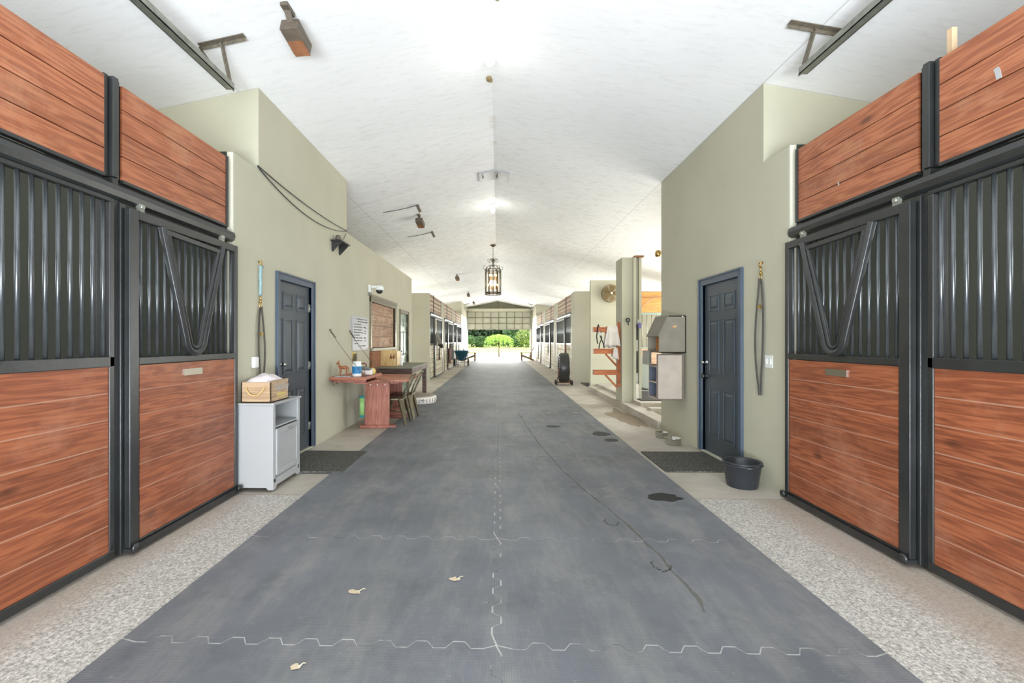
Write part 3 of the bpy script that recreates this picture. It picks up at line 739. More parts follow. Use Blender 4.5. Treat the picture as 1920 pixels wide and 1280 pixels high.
# thin cables on the far left ceiling
for (xa, xb, y, lab) in ((-2.30, -1.62, 9.0, 'short cable with a black lamp holder on the left ceiling, nearer one'), (-2.25, -1.65, 11.2, 'short cable with a black lamp holder on the left ceiling, farther one')):
    t = thing('ceiling_cable', ((xa+xb)/2, y, cz(xb)), lab, 'cable', 'ceiling cables above the security camera')
    b = MB(); b.tube([(xa+(xb-xa)*k/6, y, cz(xa+(xb-xa)*k/6)-.015-.012*math.sin(math.pi*k/6)) for k in range(7)], .007, 6); b.build('cable', 'black', t)
    b = MB(); b.cyl((xb, y-.01, cz(xb)-.01), (xb+.05, y+.07, cz(xb)-.12), .03, 10); b.build('lamp_holder', 'brown', t)
# lantern chandelier
LX, LY = -.175, 14.2
t = thing('lantern_chandelier', (LX, LY, RZ), 'tall bronze cage lantern with lit candle bulbs hanging from the ridge', 'chandelier')
b = MB(); b.lathe([(0, 0), (.09, 0), (.095, -.02), (.05, -.05), (.015, -.07)], (LX, LY, RZ-.025), 16); b.build('canopy', 'bronze', t)
b = MB()
for k in range(9):
    z = RZ-.09-k*.042; pts = []
    for q in range(8):
        a = 2*math.pi*q/8; h = .013*math.cos(a); v = .026*math.sin(a)
        pts.append((LX+(h if k % 2 else 0), LY+(0 if k % 2 else h), z+v))
    b.tube(pts, .0045, 5, closed=True)
b.build('chain', 'bronze', t)
b = MB(); b.lathe([(0, .02), (.02, .02), (.03, -.06), (.018, -.15), (.03, -.22), (0, -.26)], (LX, LY, RZ-.47), 12); b.build('stem', 'bronze', t)
b = MB(); Rr = .24
for k in range(6):
    a = 2*math.pi*k/6+.2; ca, sa = math.cos(a), math.sin(a)
    def P(r, z): return (LX+ca*r, LY+sa*r, z)
    pts = [P(.02, 3.86)]
    for q in range(14):
        th = q/13*math.pi*1.6; pts.append(P(.12+.05*math.cos(math.pi-th), 3.86+.05*math.sin(th)))
    b.tube(pts, .007, 5)
    pts = []
    for q in range(16):
        f = q/15; th = f*math.pi*1.7; pts.append(P(.27+.055*math.cos(th+math.pi*.9)*(1-.3*f), 3.63+.055*math.sin(th+math.pi*.9)))
    b.tube(pts, .007, 5)
    pts = [P(.03+.2*q/8, 3.7+.06*math.sin(math.pi*q/8)-.12*q/8) for q in range(9)]
    b.tube(pts, .007, 5)
b.build('scrolls', 'bronze', t)
b = MB()
for z in (3.57, 3.50, 2.86, 2.80): b.tube([(LX+Rr*math.cos(2*math.pi*k/24), LY+Rr*math.sin(2*math.pi*k/24), z) for k in range(24)], .012, 6, closed=True)
for k in range(12):
    a = 2*math.pi*k/12; b.cyl((LX+Rr*math.cos(a), LY+Rr*math.sin(a), 2.80), (LX+Rr*math.cos(a), LY+Rr*math.sin(a), 3.57), .009 if k % 2 else .013, 6)
b.cyl((LX, LY, 2.84), (LX, LY, 3.65), .012, 8); b.cyl((LX-.24, LY, 2.86), (LX+.24, LY, 2.86), .008, 6); b.cyl((LX, LY-.24, 2.86), (LX, LY+.24, 2.86), .008, 6)
b.build('cage', 'bronze', t)
b = MB(); b.lathe([(.225, 2.88), (.225, 3.52)], (LX, LY, 0), 12, smooth=False); b.build('glass', 'glass', t, recalc=False)
for zz, n, rr in ((2.95, 5, .13), (3.25, 4, .1)):
    for k in range(n):
        a = 2*math.pi*k/n+.5; x, y = LX+rr*math.cos(a), LY+rr*math.sin(a)
        c = MB().cyl((x, y, zz), (x, y, zz+.12), .014, 10).build('candle', 'amber', t)
        MB().sphere((x, y, zz+.15), .022, 10, sc=(1, 1, 1.7)).build('flame_bulb', 'candle', c)

# ---------------------------------------------------------------- left near: cabinet, crate, ropes
t = thing('storage_cabinet', (-2.23, 4.38, 0), 'white tilt-out storage cabinet standing beside the left stall door', 'cabinet')
cx0, cx1, cy0, cy1 = XL+.005, -2.06, 4.10, 4.66
b = MB()
b.prism([(cx0, 0), (cx0+.05, 0), (cx0+.065, .02), (cx1-.065, .02), (cx1-.05, 0), (cx1, 0), (cx1, .775), (cx0, .775)], cy0, cy0+.018)
b.prism([(cx0, 0), (cx0+.05, 0), (cx0+.065, .02), (cx1-.065, .02), (cx1-.05, 0), (cx1, 0), (cx1, .775), (cx0, .775)], cy1-.018, cy1)
b.box(cx0, cx0+.01, cy0+.018, cy1-.018, .02, .775); b.box(cx0, cx1-.01, cy0+.018, cy1-.018, .56, .575); b.box(cx0, cx1-.01, cy0+.018, cy1-.018, .1, .115)
b.box(cx1-.018, cx1, cy0+.018, cy0+.045, .06, .775); b.box(cx1-.018, cx1, cy1-.045, cy1-.018, .06, .775)
b.prism([(cy0+.018, 0.0), (cy0+.05, .0), (cy0+.075, .03), (cy1-.075, .03), (cy1-.05, 0), (cy1-.018, 0), (cy1-.018, .1), (cy0+.018, .1)], cx1-.02, cx1, 'X')
b.build('carcass', 'white', t, bevel=.002)
MB().box(cx0-.0, cx1+.012, cy0-.012, cy1+.012, .776, .795).build('top', 'white', t, bevel=.004)
b = MB(); dy0, dy1 = cy0+.05, cy1-.05
b.box(cx1-.015, cx1+.004, dy0, dy1, .125, .55)
for q in ((dy0, dy0+.05, .125, .55), (dy1-.05, dy1, .125, .55), (dy0+.05, dy1-.05, .125, .175), (dy0+.05, dy1-.05, .5, .55)): b.box(cx1+.004, cx1+.012, *q)
dr = b.build('door', 'white', t, bevel=.002)
b = MB(); b.lathe([(.006, 0), (.006, .015), (.014, .02), (.014, .03), (0, .034)], (cx1+.012, (dy0+dy1)/2, .525), 12, axis='X'); b.build('knob', 'steel', dr)
# crate with cloth
zc = .796; kx0, kx1, ky0, ky1 = -2.37, -2.09, 4.12, 4.47
t = thing('gift_crate', ((kx0+kx1)/2, (ky0+ky1)/2, zc), 'printed wooden crate with a rope handle, on the white cabinet', 'crate')
M['crate'] = wood('crate_board', (150, 122, 92), (176, 148, 116), (198, 172, 138), axis='Y', board=.5, var=.03)
b = MB(); zh = zc+.19
b.box(kx0, kx1, ky0, ky0+.012, zc, zh); b.box(kx0, kx1, ky1-.012, ky1, zc, zh); b.box(kx0, kx0+.012, ky0, ky1, zc, zh); b.box(kx1-.012, kx1, ky0, ky1, zc, zh+.012); b.box(kx0, kx1, ky0, ky1, zc, zc+.012)
b.build('box', 'crate', t, bevel=.002)
b = MB(); xm = (kx0+kx1)/2
b.tube([(xm-.085, ky0-.006, zc+.15), (xm-.08, ky0-.018, zc+.12), (xm-.055, ky0-.02, zc+.085), (xm-.02, ky0-.02, zc+.068), (xm+.02, ky0-.02, zc+.07), (xm+.055, ky0-.02, zc+.095), (xm+.08, ky0-.018, zc+.13), (xm+.088, ky0-.006, zc+.155)], .007, 8)
b.build('handle', 'gold', t)
RM = Matrix(((0, 0, 1, 0), (1, 0, 0, 0), (0, 1, 0, 0), (0, 0, 0, 1)))   # text facing +X, reading toward +Y
text('lettering', 'TopDog', .085, 'white', t, Matrix.Translation((kx1+.001, ky0+.2, zc+.135)) @ RM, .0008, shear=.4)
b = MB(); b.box(kx1, kx1+.002, ky0+.11, ky0+.29, zc+.055, zc+.078); b.box(kx1, kx1+.002, ky0+.13, ky0+.27, zc+.035, zc+.045); b.build('printed_band', 'yellow', t)
def heap(u, v):
    x = kx0+.014+(kx1-kx0-.028)*u; y = ky0+.014+(ky1-ky0-.028)*v
    e = min(u, 1-u, v, 1-v)
    z = zh-.015+.075*math.sin(math.pi*u)**.6*math.sin(math.pi*v)**.6+.022*noise.noise(Vector((x*14, y*14, 3)))*min(1, e*8)
    return (x, y, z)
tag(MB().grid(heap, 22, 24).build('folded_cloth', 'clothpink', solid=.004), 'white patterned cloth heaped inside the printed crate', 'cloth')
# leads on walls
def lead(s, xw, y, ztop, zbot, rope, lab, mats, w=.05):
    X = lambda dd: xw-s*dd
    t = thing('lead_rope', (X(.02), y, ztop), lab, 'lead rope')
    b = MB(); b.cyl((X(0), y, ztop), (X(.03), y, ztop), .01, 8); b.tube([(X(.03), y+.014*math.cos(a), ztop-.02+.02*math.sin(a)) for a in [i*math.pi/5 for i in range(10)]], .005, 6, closed=True); b.build('ring', 'brass', t)
    z = ztop-.04
    if rope:
        b = MB(); b.tube([(X(.02), y+.004*math.sin(k*1.3), z-(.30)*k/10) for k in range(11)], .014, 8); b.tube([(X(.025), y, z), (X(.03), y+.03, z-.02), (X(.025), y+.05, z-.0)], .006, 6); b.build('rope', 'rope', t); z -= .3
    b = MB(); b.cyl((X(.02), y, z), (X(.02), y, z-.05), .009, 8); b.sphere((X(.02), y, z-.06), .016, 10); b.tube([(X(.02), y+.018*math.cos(a), z-.1+.03*math.sin(a)) for a in [i*math.pi/5 for i in range(10)]], .005, 6, closed=True); b.build('snap', 'brass', t); z -= .12
    b = MB()
    def strap(pts, wd=.03, th=.005):
        for i in range(len(pts)-1): b.beam(pts[i], pts[i+1], wd, th, up=(1, 0, 0))
    N = 16
    strap([(X(.02), y-w*.5*math.sin(math.pi*min(1, (k/N)*1.1)**.8)-.0, z+.01-(z-zbot)*k/N) for k in range(N+1)])
    strap([(X(.028), y+w*.9*math.sin(math.pi*min(1, (k/N)*1.02)**1.2)+.01, z+.01-(z-zbot)*k/N) for k in range(N+1)])
    b.build('strap', mats, t)
    b = MB(); b.box(X(.01), X(.04), y-.02, y+.02, z-.28, z-.25); b.build('buckle', 'brass', t)
lead(-1, XL, 4.50, 2.16, .85, True, 'blue rope and dark leather lead hanging on the left wall above the crate', 'strap', .07)
lead(1, XR, 4.47, 2.12, .83, False, 'long grey strap lead hanging on the right wall beside the switch', 'strapg', .08)
# thermostat & switches
t = MB(); t.box(XL, XL+.04, 4.36, 4.44, 1.10, 1.21); tag(t.build('wall_box', 'whitep', bevel=.012), 'rounded white plastic box on the left wall behind the crate', 'switch')
t = thing('light_switch', (XR, 4.37, 1.17), 'white two-gang switch plate on the right wall', 'switch')
MB().box(XR-.006, XR, 4.31, 4.43, 1.11, 1.23).build('plate', 'whitep', t, bevel=.002)
for y in (4.34, 4.40): MB().box(XR-.014, XR-.006, y-.012, y+.012, 1.145, 1.195).build('rocker', 'whitep', t)
# door mats
tag(MB().box(XL+.02, -1.62, 4.69, 5.57, -.019, .008).build('door_mat', 'doormat', bevel=.003), 'perforated rubber door mat in front of the left blue door', 'mat')
tag(MB().box(1.76, XR-.02, 4.85, 5.70, -.019, -.004).build('door_mat', 'doormat', bevel=.003), 'perforated rubber door mat in front of the right blue door', 'mat')
tag(MB().box(2.66, 3.25, 13.3, 14.9, -.019, -.004).build('door_mat', 'rubber', bevel=.003), 'black mat on the concrete beyond the right wash bay', 'mat')
# corner camera bracket w/ wires
t = thing('corner_bracket', (XL, 6.66, 2.75), 'black metal corner shelf bracket high on the left wall', 'bracket')
b = MB(); b.box(XL, XL+.16, 6.45, 6.85, 2.80, 2.815)
for y in (6.5, 6.8): b.prism([(XL, 2.80), (XL+.15, 2.80), (XL+.02, 2.66), (XL, 2.66)], y, y+.02)
b.build('bracket', 'black', t)
MB().lathe([(0, 0), (.04, 0), (.042, .06), (.03, .09), (0, .1)], (XL+.06, 6.6, 2.816), 14).build('sensor', 'brown', t)
def sag(a, b_, drop, n=14):
    a = Vector(a); b_ = Vector(b_)
    return [a.lerp(b_, k/n)-Vector((0, 0, drop*4*(k/n)*(1-k/n))) for k in range(n+1)]
for dr_, zz, lab in ((.05, 0, 'thin black cable sagging across the left upper wall, upper one'), (.17, -.01, 'thin black cable sagging across the left upper wall, lower one')):
    tag(MB().tube(sag((XL+.012, 4.46, 3.11+zz), (XL+.012, 7.12, 3.10+zz), dr_), .006, 6).build('wall_cable', 'black'), lab, 'cable', 'cables on the left upper wall')
tag(MB().tube([(XL+.01, 7.1, 3.05), (XL+.02, 6.95, 2.93), (XL+.05, 6.75, 2.85), (XL+.06, 6.66, 2.86)], .005, 6).build('wall_cable', 'black'), 'short black cable dropping to the corner bracket', 'cable')
# security camera
t = thing('security_camera', (XL, 8.45, 2.32), 'white dome security camera above the boarded window', 'camera')
b = MB(); b.box(XL, XL+.05, 8.33, 8.47, 2.26, 2.40); b.box(XL+.05, XL+.16, 8.37, 8.44, 2.34, 2.39); b.build('mount', 'whitep', t, bevel=.008)
b = MB(); b.lathe([(0, .06), (.05, .055), (.075, .02), (.078, -.03), (.07, -.035)], (XL+.19, 8.42, 2.34), 18); b.build('housing', 'whitep', t)
b = MB(); b.sphere((XL+.19, 8.42, 2.305), .068, 16); b.build('dome', 'black', t)
MB().box(XL, XL+.04, 8.33, 8.40, 2.20, 2.26).build('junction_box', 'greytop', t)

# ---------------------------------------------------------------- work area left
t = thing('hanging_shelf', (-2.15, 6.85, .84), 'redwood drop-down shelf hung on two chains from the left wall', 'shelf')
b = MB(); b.box(XL, -1.885, 6.40, 6.93, .805, .845); b.box(XL, -1.885, 6.935, 7.30, .805, .845); b.build('top', 'pinktop', t, bevel=.006)
b = MB(); b.box(XL, -1.95, 6.5, 6.54, .765, .804); b.box(XL+.25, -1.9, 6.44, 6.48, .775, .804); b.box(XL, -1.95, 7.15, 7.19, .765, .804); b.box(-2.08, -1.9, 6.48, 7.2, .745, .764); b.build('batten', 'pinktable', t)
for y, nm in ((6.42, 0), (7.27, 1)):
    b = MB(); b.tube(sag((XL+.01, y, 1.50), (-1.9, y, .85), .02, 8), .004, 5); b.cyl((XL, y, 1.52), (XL+.025, y, 1.52), .012, 8); b.tube([(XL+.02, y, 1.50), (XL+.06, y, 1.45), (XL+.09, y, 1.41)], .008, 6); b.build('chain', 'brown', t)
for y in (6.45, 6.62): MB().tube([(XL+.03, y, .80), (XL+.03, y, .74), (XL+.05, y, .725), (XL+.06, y, .75)], .006, 6).build('hook', 'brown', t)
# redwood table
t = thing('work_table', (-1.88, 7.7, 0), 'redwood slab-leg table standing beyond the hanging shelf', 'table')
b = MB()
for i in range(4): b.box(-2.26+i*.205, -2.26+(i+1)*.205-.004, 7.08, 8.35, .715, .75)
b.build('tabletop', 'pinktop', t, bevel=.004)
MB().box(-2.2, -1.6, 7.22, 8.2, .68, .714).build('batten', 'pinktable', t)
for y in (7.16, 8.12):
    b = MB(); b.box(-2.12, -1.735, y, y+.04, .03, .71); b.build('leg', 'pinktable', t, bevel=.003)
    b = MB(); b.box(-2.2, -1.63, y-.03, y+.07, -.019, .029); b.build('foot', 'pinktable', t, bevel=.004)
    for x in (-2.03, -1.92, -1.80): MB().cyl((x, y-.004, .67), (x, y, .67), .01, 8).build('screw', 'whitep', t)
# fly tube hanging
t = thing('paper_towel_tube', (-2.16, 7.08, .17), 'green and teal tube hanging at the table leg', 'tube')
b = MB(); b.cyl((-2.145, 7.08, .2), (-2.145, 7.08, .47), .038, 16); b.build('body', 'lime', t)
for z in ((.17, .2), (.47, .5)): MB().cyl((-2.145, 7.08, z[0]), (-2.145, 7.08, z[1]), .042, 16).build('cap', 'tealb', t)
MB().tube([(-2.145, 7.1, .5), (-2.145, 7.13, .56), (-2.145, 7.155, .62)], .003, 5).build('string', 'strapg', t)
# items on the shelf : horse figurine
def horse_fig(cx, cy, z, sc):
    b = MB(); P = lambda x, y, zz: (cx+x*sc, cy+y*sc, z+zz*sc)
    b.tube([P(-.5, 0, .95), P(-.35, 0, 1.0), P(0, 0, .95), P(.3, 0, 1.0), P(.48, 0, .98)], [.10*sc, .2*sc, .19*sc, .22*sc, .13*sc], 10)
    for x, y in ((-.36, -.1), (-.36, .1), (.32, -.1), (.32, .1)):
        b.tube([P(x, y, .95), P(x+.03, y, .55), P(x-.01, y, .3), P(x+.01, y, .06), P(x+.02, y, 0)], [.12*sc, .07*sc, .045*sc, .04*sc, .055*sc], 8)
    b.tube([P(-.38, 0, 1.02), P(-.52, 0, 1.35), P(-.55, 0, 1.62)], [.17*sc, .11*sc, .085*sc], 8)
    b.tube([P(-.5, 0, 1.64), P(-.65, 0, 1.55), P(-.84, 0, 1.36)], [.085*sc, .085*sc, .05*sc], 8)
    for y in (-.05, .05): b.tube([P(-.5, y, 1.68), P(-.5, y, 1.84)], [.035*sc, .005*sc], 6)
    b.tube([P(.5, 0, 1.02), P(.62, 0, .8), P(.6, 0, .45)], [.05*sc, .06*sc, .02*sc], 6)
    return b
tag(horse_fig(-2.245, 6.52, .856, .125).build('horse_figurine', 'figure'), 'small brown horse figurine on the redwood shelf', 'figurine')
tag(MB().box(-2.34, -2.12, 6.43, 6.6, .8455, .8555).build('paper_sheet', 'white'), 'white papers lying under the horse figurine', 'paper')
t = thing('plastic_tub', (-2.09, 6.6, .846), 'white plastic tub with a blue label on the redwood shelf', 'tub')
b = MB(); b.lathe([(0, 0), (.062, 0), (.066, .01), (.066, .17), (.055, .185), (.055, .19)], (-2.06, 6.56, .846), 24); b.build('body', 'whitep', t)
b = MB(); b.lathe([(.06, .188), (.06, .218), (0, .222)], (-2.06, 6.56, .846), 24); b.build('lid', 'whitep', t)
b = MB(); b.lathe([(.0668, .045), (.0668, .15)], (-2.06, 6.56, .846), 24)
b.v = [v for v in b.v]; b.build('label_band', 'blue', t)
t = thing('first_aid_bag', (-2.0, 6.75, .846), 'small white bag with a dark red halter draped over, on the shelf', 'bag')
b = MB(); b.box(-2.02, -1.91, 6.78, 6.88, .846, .95); b.build('bag', 'cloth', t, bevel=.02)
b = MB(); b.sphere((-2.0, 6.76, .955), .05, 12, sc=(1.4, 1, .6)); b.sphere((-1.95, 6.74, .945), .035, 12, sc=(1.6, 1, .6)); b.build('towel', 'greycloth', t)
b = MB(); b.tube([(-2.04+.05*math.cos(a), 6.8, .99+.035*math.sin(a)) for a in [k*math.pi/8 for k in range(16)]], .012, 7, closed=True); b.tube([(-2.05, 6.72, .97), (-2.06, 6.70, .92), (-2.02, 6.68, .87), (-1.99, 6.69, .86)], .018, 7); b.build('halter', 'red', t)
b = MB(); b.sphere((-1.93, 6.9, .90), .055, 12, sc=(1, .8, 1.0)); tag(b.build('sponge', 'yellow'), 'yellow sponge at the end of the shelf', 'sponge')
t = thing('wall_outlet', (XL, 7.55, 1.1), 'yellowish outlet plate on the wall under the whiteboard', 'outlet')
MB().box(XL, XL+.012, 7.42, 7.56, 1.06, 1.18).build('plate', 'yellow', t, bevel=.002); MB().box(XL+.012, XL+.06, 7.43, 7.48, 1.03, 1.15).build('plug', 'gun', t)
# whiteboard
t = thing('whiteboard', (XL, 7.83, 1.2), 'whiteboard with handwritten feeding notes on the left wall', 'whiteboard')
MB().box(XL+.002, XL+.016, 7.40, 8.28, 1.195, 1.785).build('board', 'white', t, bevel=.003)
b = MB(); random.seed(3); zz = 1.73; rows = [(7.60, 8.1), (7.66, 8.22), (7.46, 7.86), (7.46, 7.9), (7.46, 7.88), (7.46, 7.84), (7.46, 7.8), (7.46, 7.84), (7.46, 7.9), (7.5, 7.7), (7.7, 8.15)]
for ri, (ya, yb) in enumerate(rows):
    z = 1.735-ri*.046; y = ya
    while y < yb:
        wl = random.uniform(.05, .12); n = int(wl/.008); pts = []
        for k in range(n+1): pts.append((XL+.0175, y+wl*k/n, z+.008*math.sin(k*1.7+ri)+random.uniform(-.004, .004)))
        if len(pts) > 1: b.tube(pts, .0022, 4)
        y += wl+.025
for (y, z) in ((8.03, 1.60), (8.08, 1.60), (8.13, 1.585), (7.95, 1.50), (8.09, 1.49), (8.09, 1.53), (8.1, 1.41), (8.05, 1.41), (8.1, 1.36)):
    b.tube([(XL+.0175, y-.02, z), (XL+.0175, y, z+.012), (XL+.0175, y+.012, z-.008), (XL+.0175, y+.03, z+.006)], .004, 4)
b.build('handwriting', 'ink', t)
tag(MB().box(XL+.0, XL+.006, 7.30, 7.395, 1.52, 1.74).build('paper_sheet', 'white'), 'small white sheet behind the left edge of the whiteboard', 'paper')
# brown board, second table, crate
tag(MB().box(XL+.002, XL+.055, 8.42, 9.02, .70, 1.165).build('wooden_board', 'rust', bevel=.004), 'upright dark brown board against the wall under the window', 'board')
t = thing('wall_bench', (-2.05, 9.7, 0), 'grey-topped dark wood bench table against the wall under the window', 'table')
MB().box(XL+.06, -1.66, 8.72, 10.72, .825, .85).build('tabletop', 'greytop', t, bevel=.004)
b = MB(); b.box(XL+.06, -1.68, 8.74, 8.78, .69, .824); b.box(-1.70, -1.675, 8.78, 10.7, .73, .824); b.build('apron', 'darkwood', t, bevel=.003)
for x, y in ((-1.745, 10.61), (-2.32, 10.6)): MB().box(x-.045, x+.045, y, y+.09, -.019, .824).build('leg', 'darkwood', t, bevel=.004)
t = thing('pine_crate', (-2.2, 9.1, .85), 'light pine slatted crate standing on the bench table', 'crate')
b = MB()
for i in range(5): b.box(-2.40+i*.07, -2.40+i*.07+.066, 9.1, 9.115, .851, 1.175)
for zz in (.90, 1.12): b.box(-2.395, -2.06, 9.116, 9.13, zz, zz+.04)
b.box(-2.395, -2.06, 9.13, 9.5, .851, .865); b.box(-2.07, -2.055, 9.1, 9.5, .851, 1.15); b.box(-2.395, -2.38, 9.13, 9.5, .851, 1.15); b.build('slats', 'pine', t)
for x in (-2.17, -2.11):
    MB().tube([(x, 9.097, 1.02), (x, 9.097, 1.06), (x, 9.097, 1.1)], [.022, .012, .008], 8).build('painted_bottle', 'rust', t)
    MB().sphere((x, 9.098, 1.03), .026, 10, sc=(1, .2, 1.3)).build('painted_bottle', 'rust', t)
t = thing('spray_bottle', (-1.99, 9.25, .85), 'slim white bottle beside the pine crate', 'bottle')
MB().lathe([(0, 0), (.03, 0), (.032, .02), (.032, .17), (.012, .2), (.012, .215)], (-1.99, 9.25, .851), 16).build('body', 'whitep', t); MB().lathe([(.016, .21), (.016, .235), (0, .24)], (-1.99, 9.25, .851), 12).build('cap', 'whitep', t)
# metal chairs
def metal_chair(x, y, lab):
    """faces -X; origin at seat centre on floor"""
    t = thing('metal_chair', (x, y, 0), lab, 'chair', 'metal cafe chairs at the redwood table')
    g = 'gun'
    b = MB(); w = .19
    pts = []
    b.prism([(x-.18, y-w), (x+.19, y-w+.02), (x+.2, y), (x+.19, y+w-.02), (x-.18, y+w), (x-.2, y)], .425, .437, 'Z'); b.prism([(x-.18, y-w), (x+.19, y-w+.02), (x+.19, y+w-.02), (x-.18, y+w)], .40, .425, 'Z')
    b.build('seat', g, t, bevel=.006)
    for sx, sy in ((-1, -1), (-1, 1), (1, -1), (1, 1)):
        b = MB(); a = Vector((x+sx*.15, y+sy*.15, .42)); c = Vector((x+sx*.245, y+sy*.215, -.018))
        for k in range(8):
            p0, p1 = a.lerp(c, k/8), a.lerp(c, (k+1)/8); wd = .065*(1-k/8)+.028
            b.beam(p0, p1, wd, wd*.45, up=(sx, sy, 0))
        b.build('leg', g, t)
    b = MB()
    top = lambda v: (x+.33+.03*(1-(v*v)), y+v*.165, .80+.025*(1-v*v))
    for sy in (-1, 1): b.tube([(x+.17, y+sy*.17, .43), (x+.23, y+sy*.175, .6), (x+.33, y+sy*.165, .80)], .011, 8)
    b.tube([top(k/5-1) for k in range(11)], .012, 8); b.build('back_frame', g, t)
    for v in (-.62, -.2, .2, .62):
        b = MB(); tp = Vector(top(v)); b.beam((x+.18, y+v*.16, .43), tp, .045, .004, up=(1, 0, 0)); b.build('back_slat', g, t)
    b = MB(); b.cyl((x-.16, y-.17, .2), (x+.18, y+.17, .2), .006, 6); b.cyl((x-.16, y+.17, .2), (x+.18, y-.17, .2), .006, 6); b.build('stretcher', g, t)
metal_chair(-1.74, 7.50, 'gunmetal cafe chair nearest the camera at the redwood table')
metal_chair(-1.70, 8.02, 'gunmetal cafe chair farther along behind the first chair')
# dog bed
t = thing('dog_bed', (-1.84, 10.0, 0), 'round grey and white pet bed on the mat below the bench table', 'pet bed')
b = MB(); b.lathe([(0, .165), (.38, .175), (.43, .165), (.445, .15)], (-1.86, 10.03, 0), 32); b.build('cushion', 'bed', t)
b = MB(); b.lathe([(.445, .152), (.475, .14), (.49, .09), (.48, .03), (.45, .003), (0, .001)], (-1.86, 10.03, 0), 48); b.build('side_band', 'cloth', t)
b = MB(); random.seed(5)
for k in range(16):
    a = -math.pi*.55+math.pi*.9*k/16; x, y = -1.86+.492*math.cos(a), 10.03+.492*math.sin(a)
    b.tube([(x, y, .04), (x, y, .125)], .006, 4)
b.build('piping', 'greycloth', t)
b = MB(); a0 = -1.15
b.tube([(-1.86+.497*math.cos(a0+k*.025), 10.03+.497*math.sin(a0+k*.025), .10+.012*math.sin(k*2.2)) for k in range(9)], .006, 4); b.build('embroidered_name', 'ink', t)

# ---------------------------------------------------------------- right side things
t = thing('feed_bucket', (2.33, 4.42, 0), 'black rubber feed bucket on the floor beside the right blue door', 'bucket')
bx, by, bz = 2.325, 4.42, -.019
b = MB(); b.lathe([(0, .0), (.13, 0), (.135, .01), (.165, .22), (.172, .225), (.172, .24), (.158, .24), (.152, .225), (.125, .02), (0, .015)], (bx, by, bz), 32); b.build('body', 'bucket', t)
b = MB(); b.tube([(bx+.172*math.cos(a), by+.172*math.sin(a), bz+.215) for a in [k*math.pi/16 for k in range(32)]], .007, 6, closed=True); b.build('rim', 'bucket', t)
b = MB(); b.tube([(bx+.168*math.cos(a), by+.168*math.sin(a), bz+.215-.01*math.sin(k)) for k, a in enumerate([-1.9+.15*i for i in range(14)])], .004, 6); b.build('bail_handle', 'steel', t)
for x, y, r, h, lab in ((2.33, 6.15, .10, .085, 'larger shiny steel dog bowl nearer the camera by the right wall'), (2.33, 6.58, .085, .075, 'smaller steel dog bowl behind the larger one')):
    b = MB(); b.lathe([(0, 0), (r*.92, 0), (r, .02), (r, h), (r*1.1, h+.003), (r*1.1, h+.008), (r*.96, h+.004), (r*.93, .02), (0, .015)], (x, y, -.019), 28)
    tag(b.build('dog_bowl', 'chrome'), lab, 'bowl', 'steel dog bowls')
# feed cabinet on wall
t = thing('feed_cabinet', (2.37, 6.5, .56), 'grey plywood wall cabinet with sloped lid at the corner of the right wall', 'cabinet')
ya, yb = 6.27, 6.74; xw = XR-.001; xf = 2.185
b = MB(); pol = [(xw, 1.20), (xf, 1.20), (xf, 1.43), (2.31, 1.71), (xw, 1.71)]
b.prism(pol, ya, ya+.018); b.prism(pol, yb-.018, yb); b.box(xw-.015, xw, ya, yb, 1.2, 1.71); b.box(xf, xw, ya, yb, 1.2, 1.215); b.box(2.31, xw, ya, yb, 1.692, 1.71)
b.build('upper_carcass', 'ply', t, bevel=.002)
b = MB(); b.beam((xf-.012, (ya+yb)/2, 1.425), (2.305, (ya+yb)/2, 1.712), yb-ya+.03, .014, up=(0, 0, 1)); b.build('lid', 'ply', t)
b = MB(); b.box(2.26, 2.54, ya+.05, ya+.2, 1.216, 1.40); b.build('inner_drawer', 'rust', t); MB().box(2.3, 2.54, ya+.22, yb-.03, 1.216, 1.42).build('inner_panel', 'orange', t)
b = MB(); b.prism([(xf-.10, 1.03), (xf+.02, 1.03), (xf+.02, 1.225), (xf-.10, 1.225)], yb-.10, yb-.085); b.box(xf-.1, xf-.085, yb-.3, yb-.085, 1.03, 1.225); b.build('drop_flap', 'greytop', t)
b = MB(); xl = 2.15
b.box(xl, xw-.05, ya-.02, ya, .56, 1.185); b.box(xl+.02, xw-.03, yb-.1, yb-.085, .56, 1.03); b.box(xw-.05, xw-.035, ya, yb-.1, .56, 1.185)
b.build('lower_carcass', 'plypale', t, bevel=.002)
b = MB(); b.box(xl+.02, xw-.05, ya, ya+.006, .575, 1.02); b.box(xl+.021, xw-.05, yb-.106, yb-.1, .575, 1.02); b.build('inner_lining', 'blueply', t)
for z in (.56, .78, 1.0): MB().box(xl+.015, xw-.05, ya+.001, yb-.1, z, z+.016).build('shelf', 'plypale', t)
b = MB(); b.box(xl-.0, xw-.05, ya-.026, ya-.02, .56, .575); b.box(xl, xw-.05, ya-.026, ya-.02, 1.17, 1.185); b.box(xl, xl+.014, ya-.026, ya-.02, .575, 1.17); b.box(xw-.064, xw-.05, ya-.026, ya-.02, .575, 1.17); b.build('panel_edging', 'brown', t)
b = MB(); b.box(2.365, 2.415, ya-.003, ya, 1.545, 1.575, 1); b.box(2.385, 2.415, ya-.004, ya-.003, 1.55, 1.572, 0); b.build('sticker', ['yellow', 'pinkst'], t)
MB().sphere((2.50, ya-.006, 1.695), .01, 8).build('screw_cap', 'whitep', t)
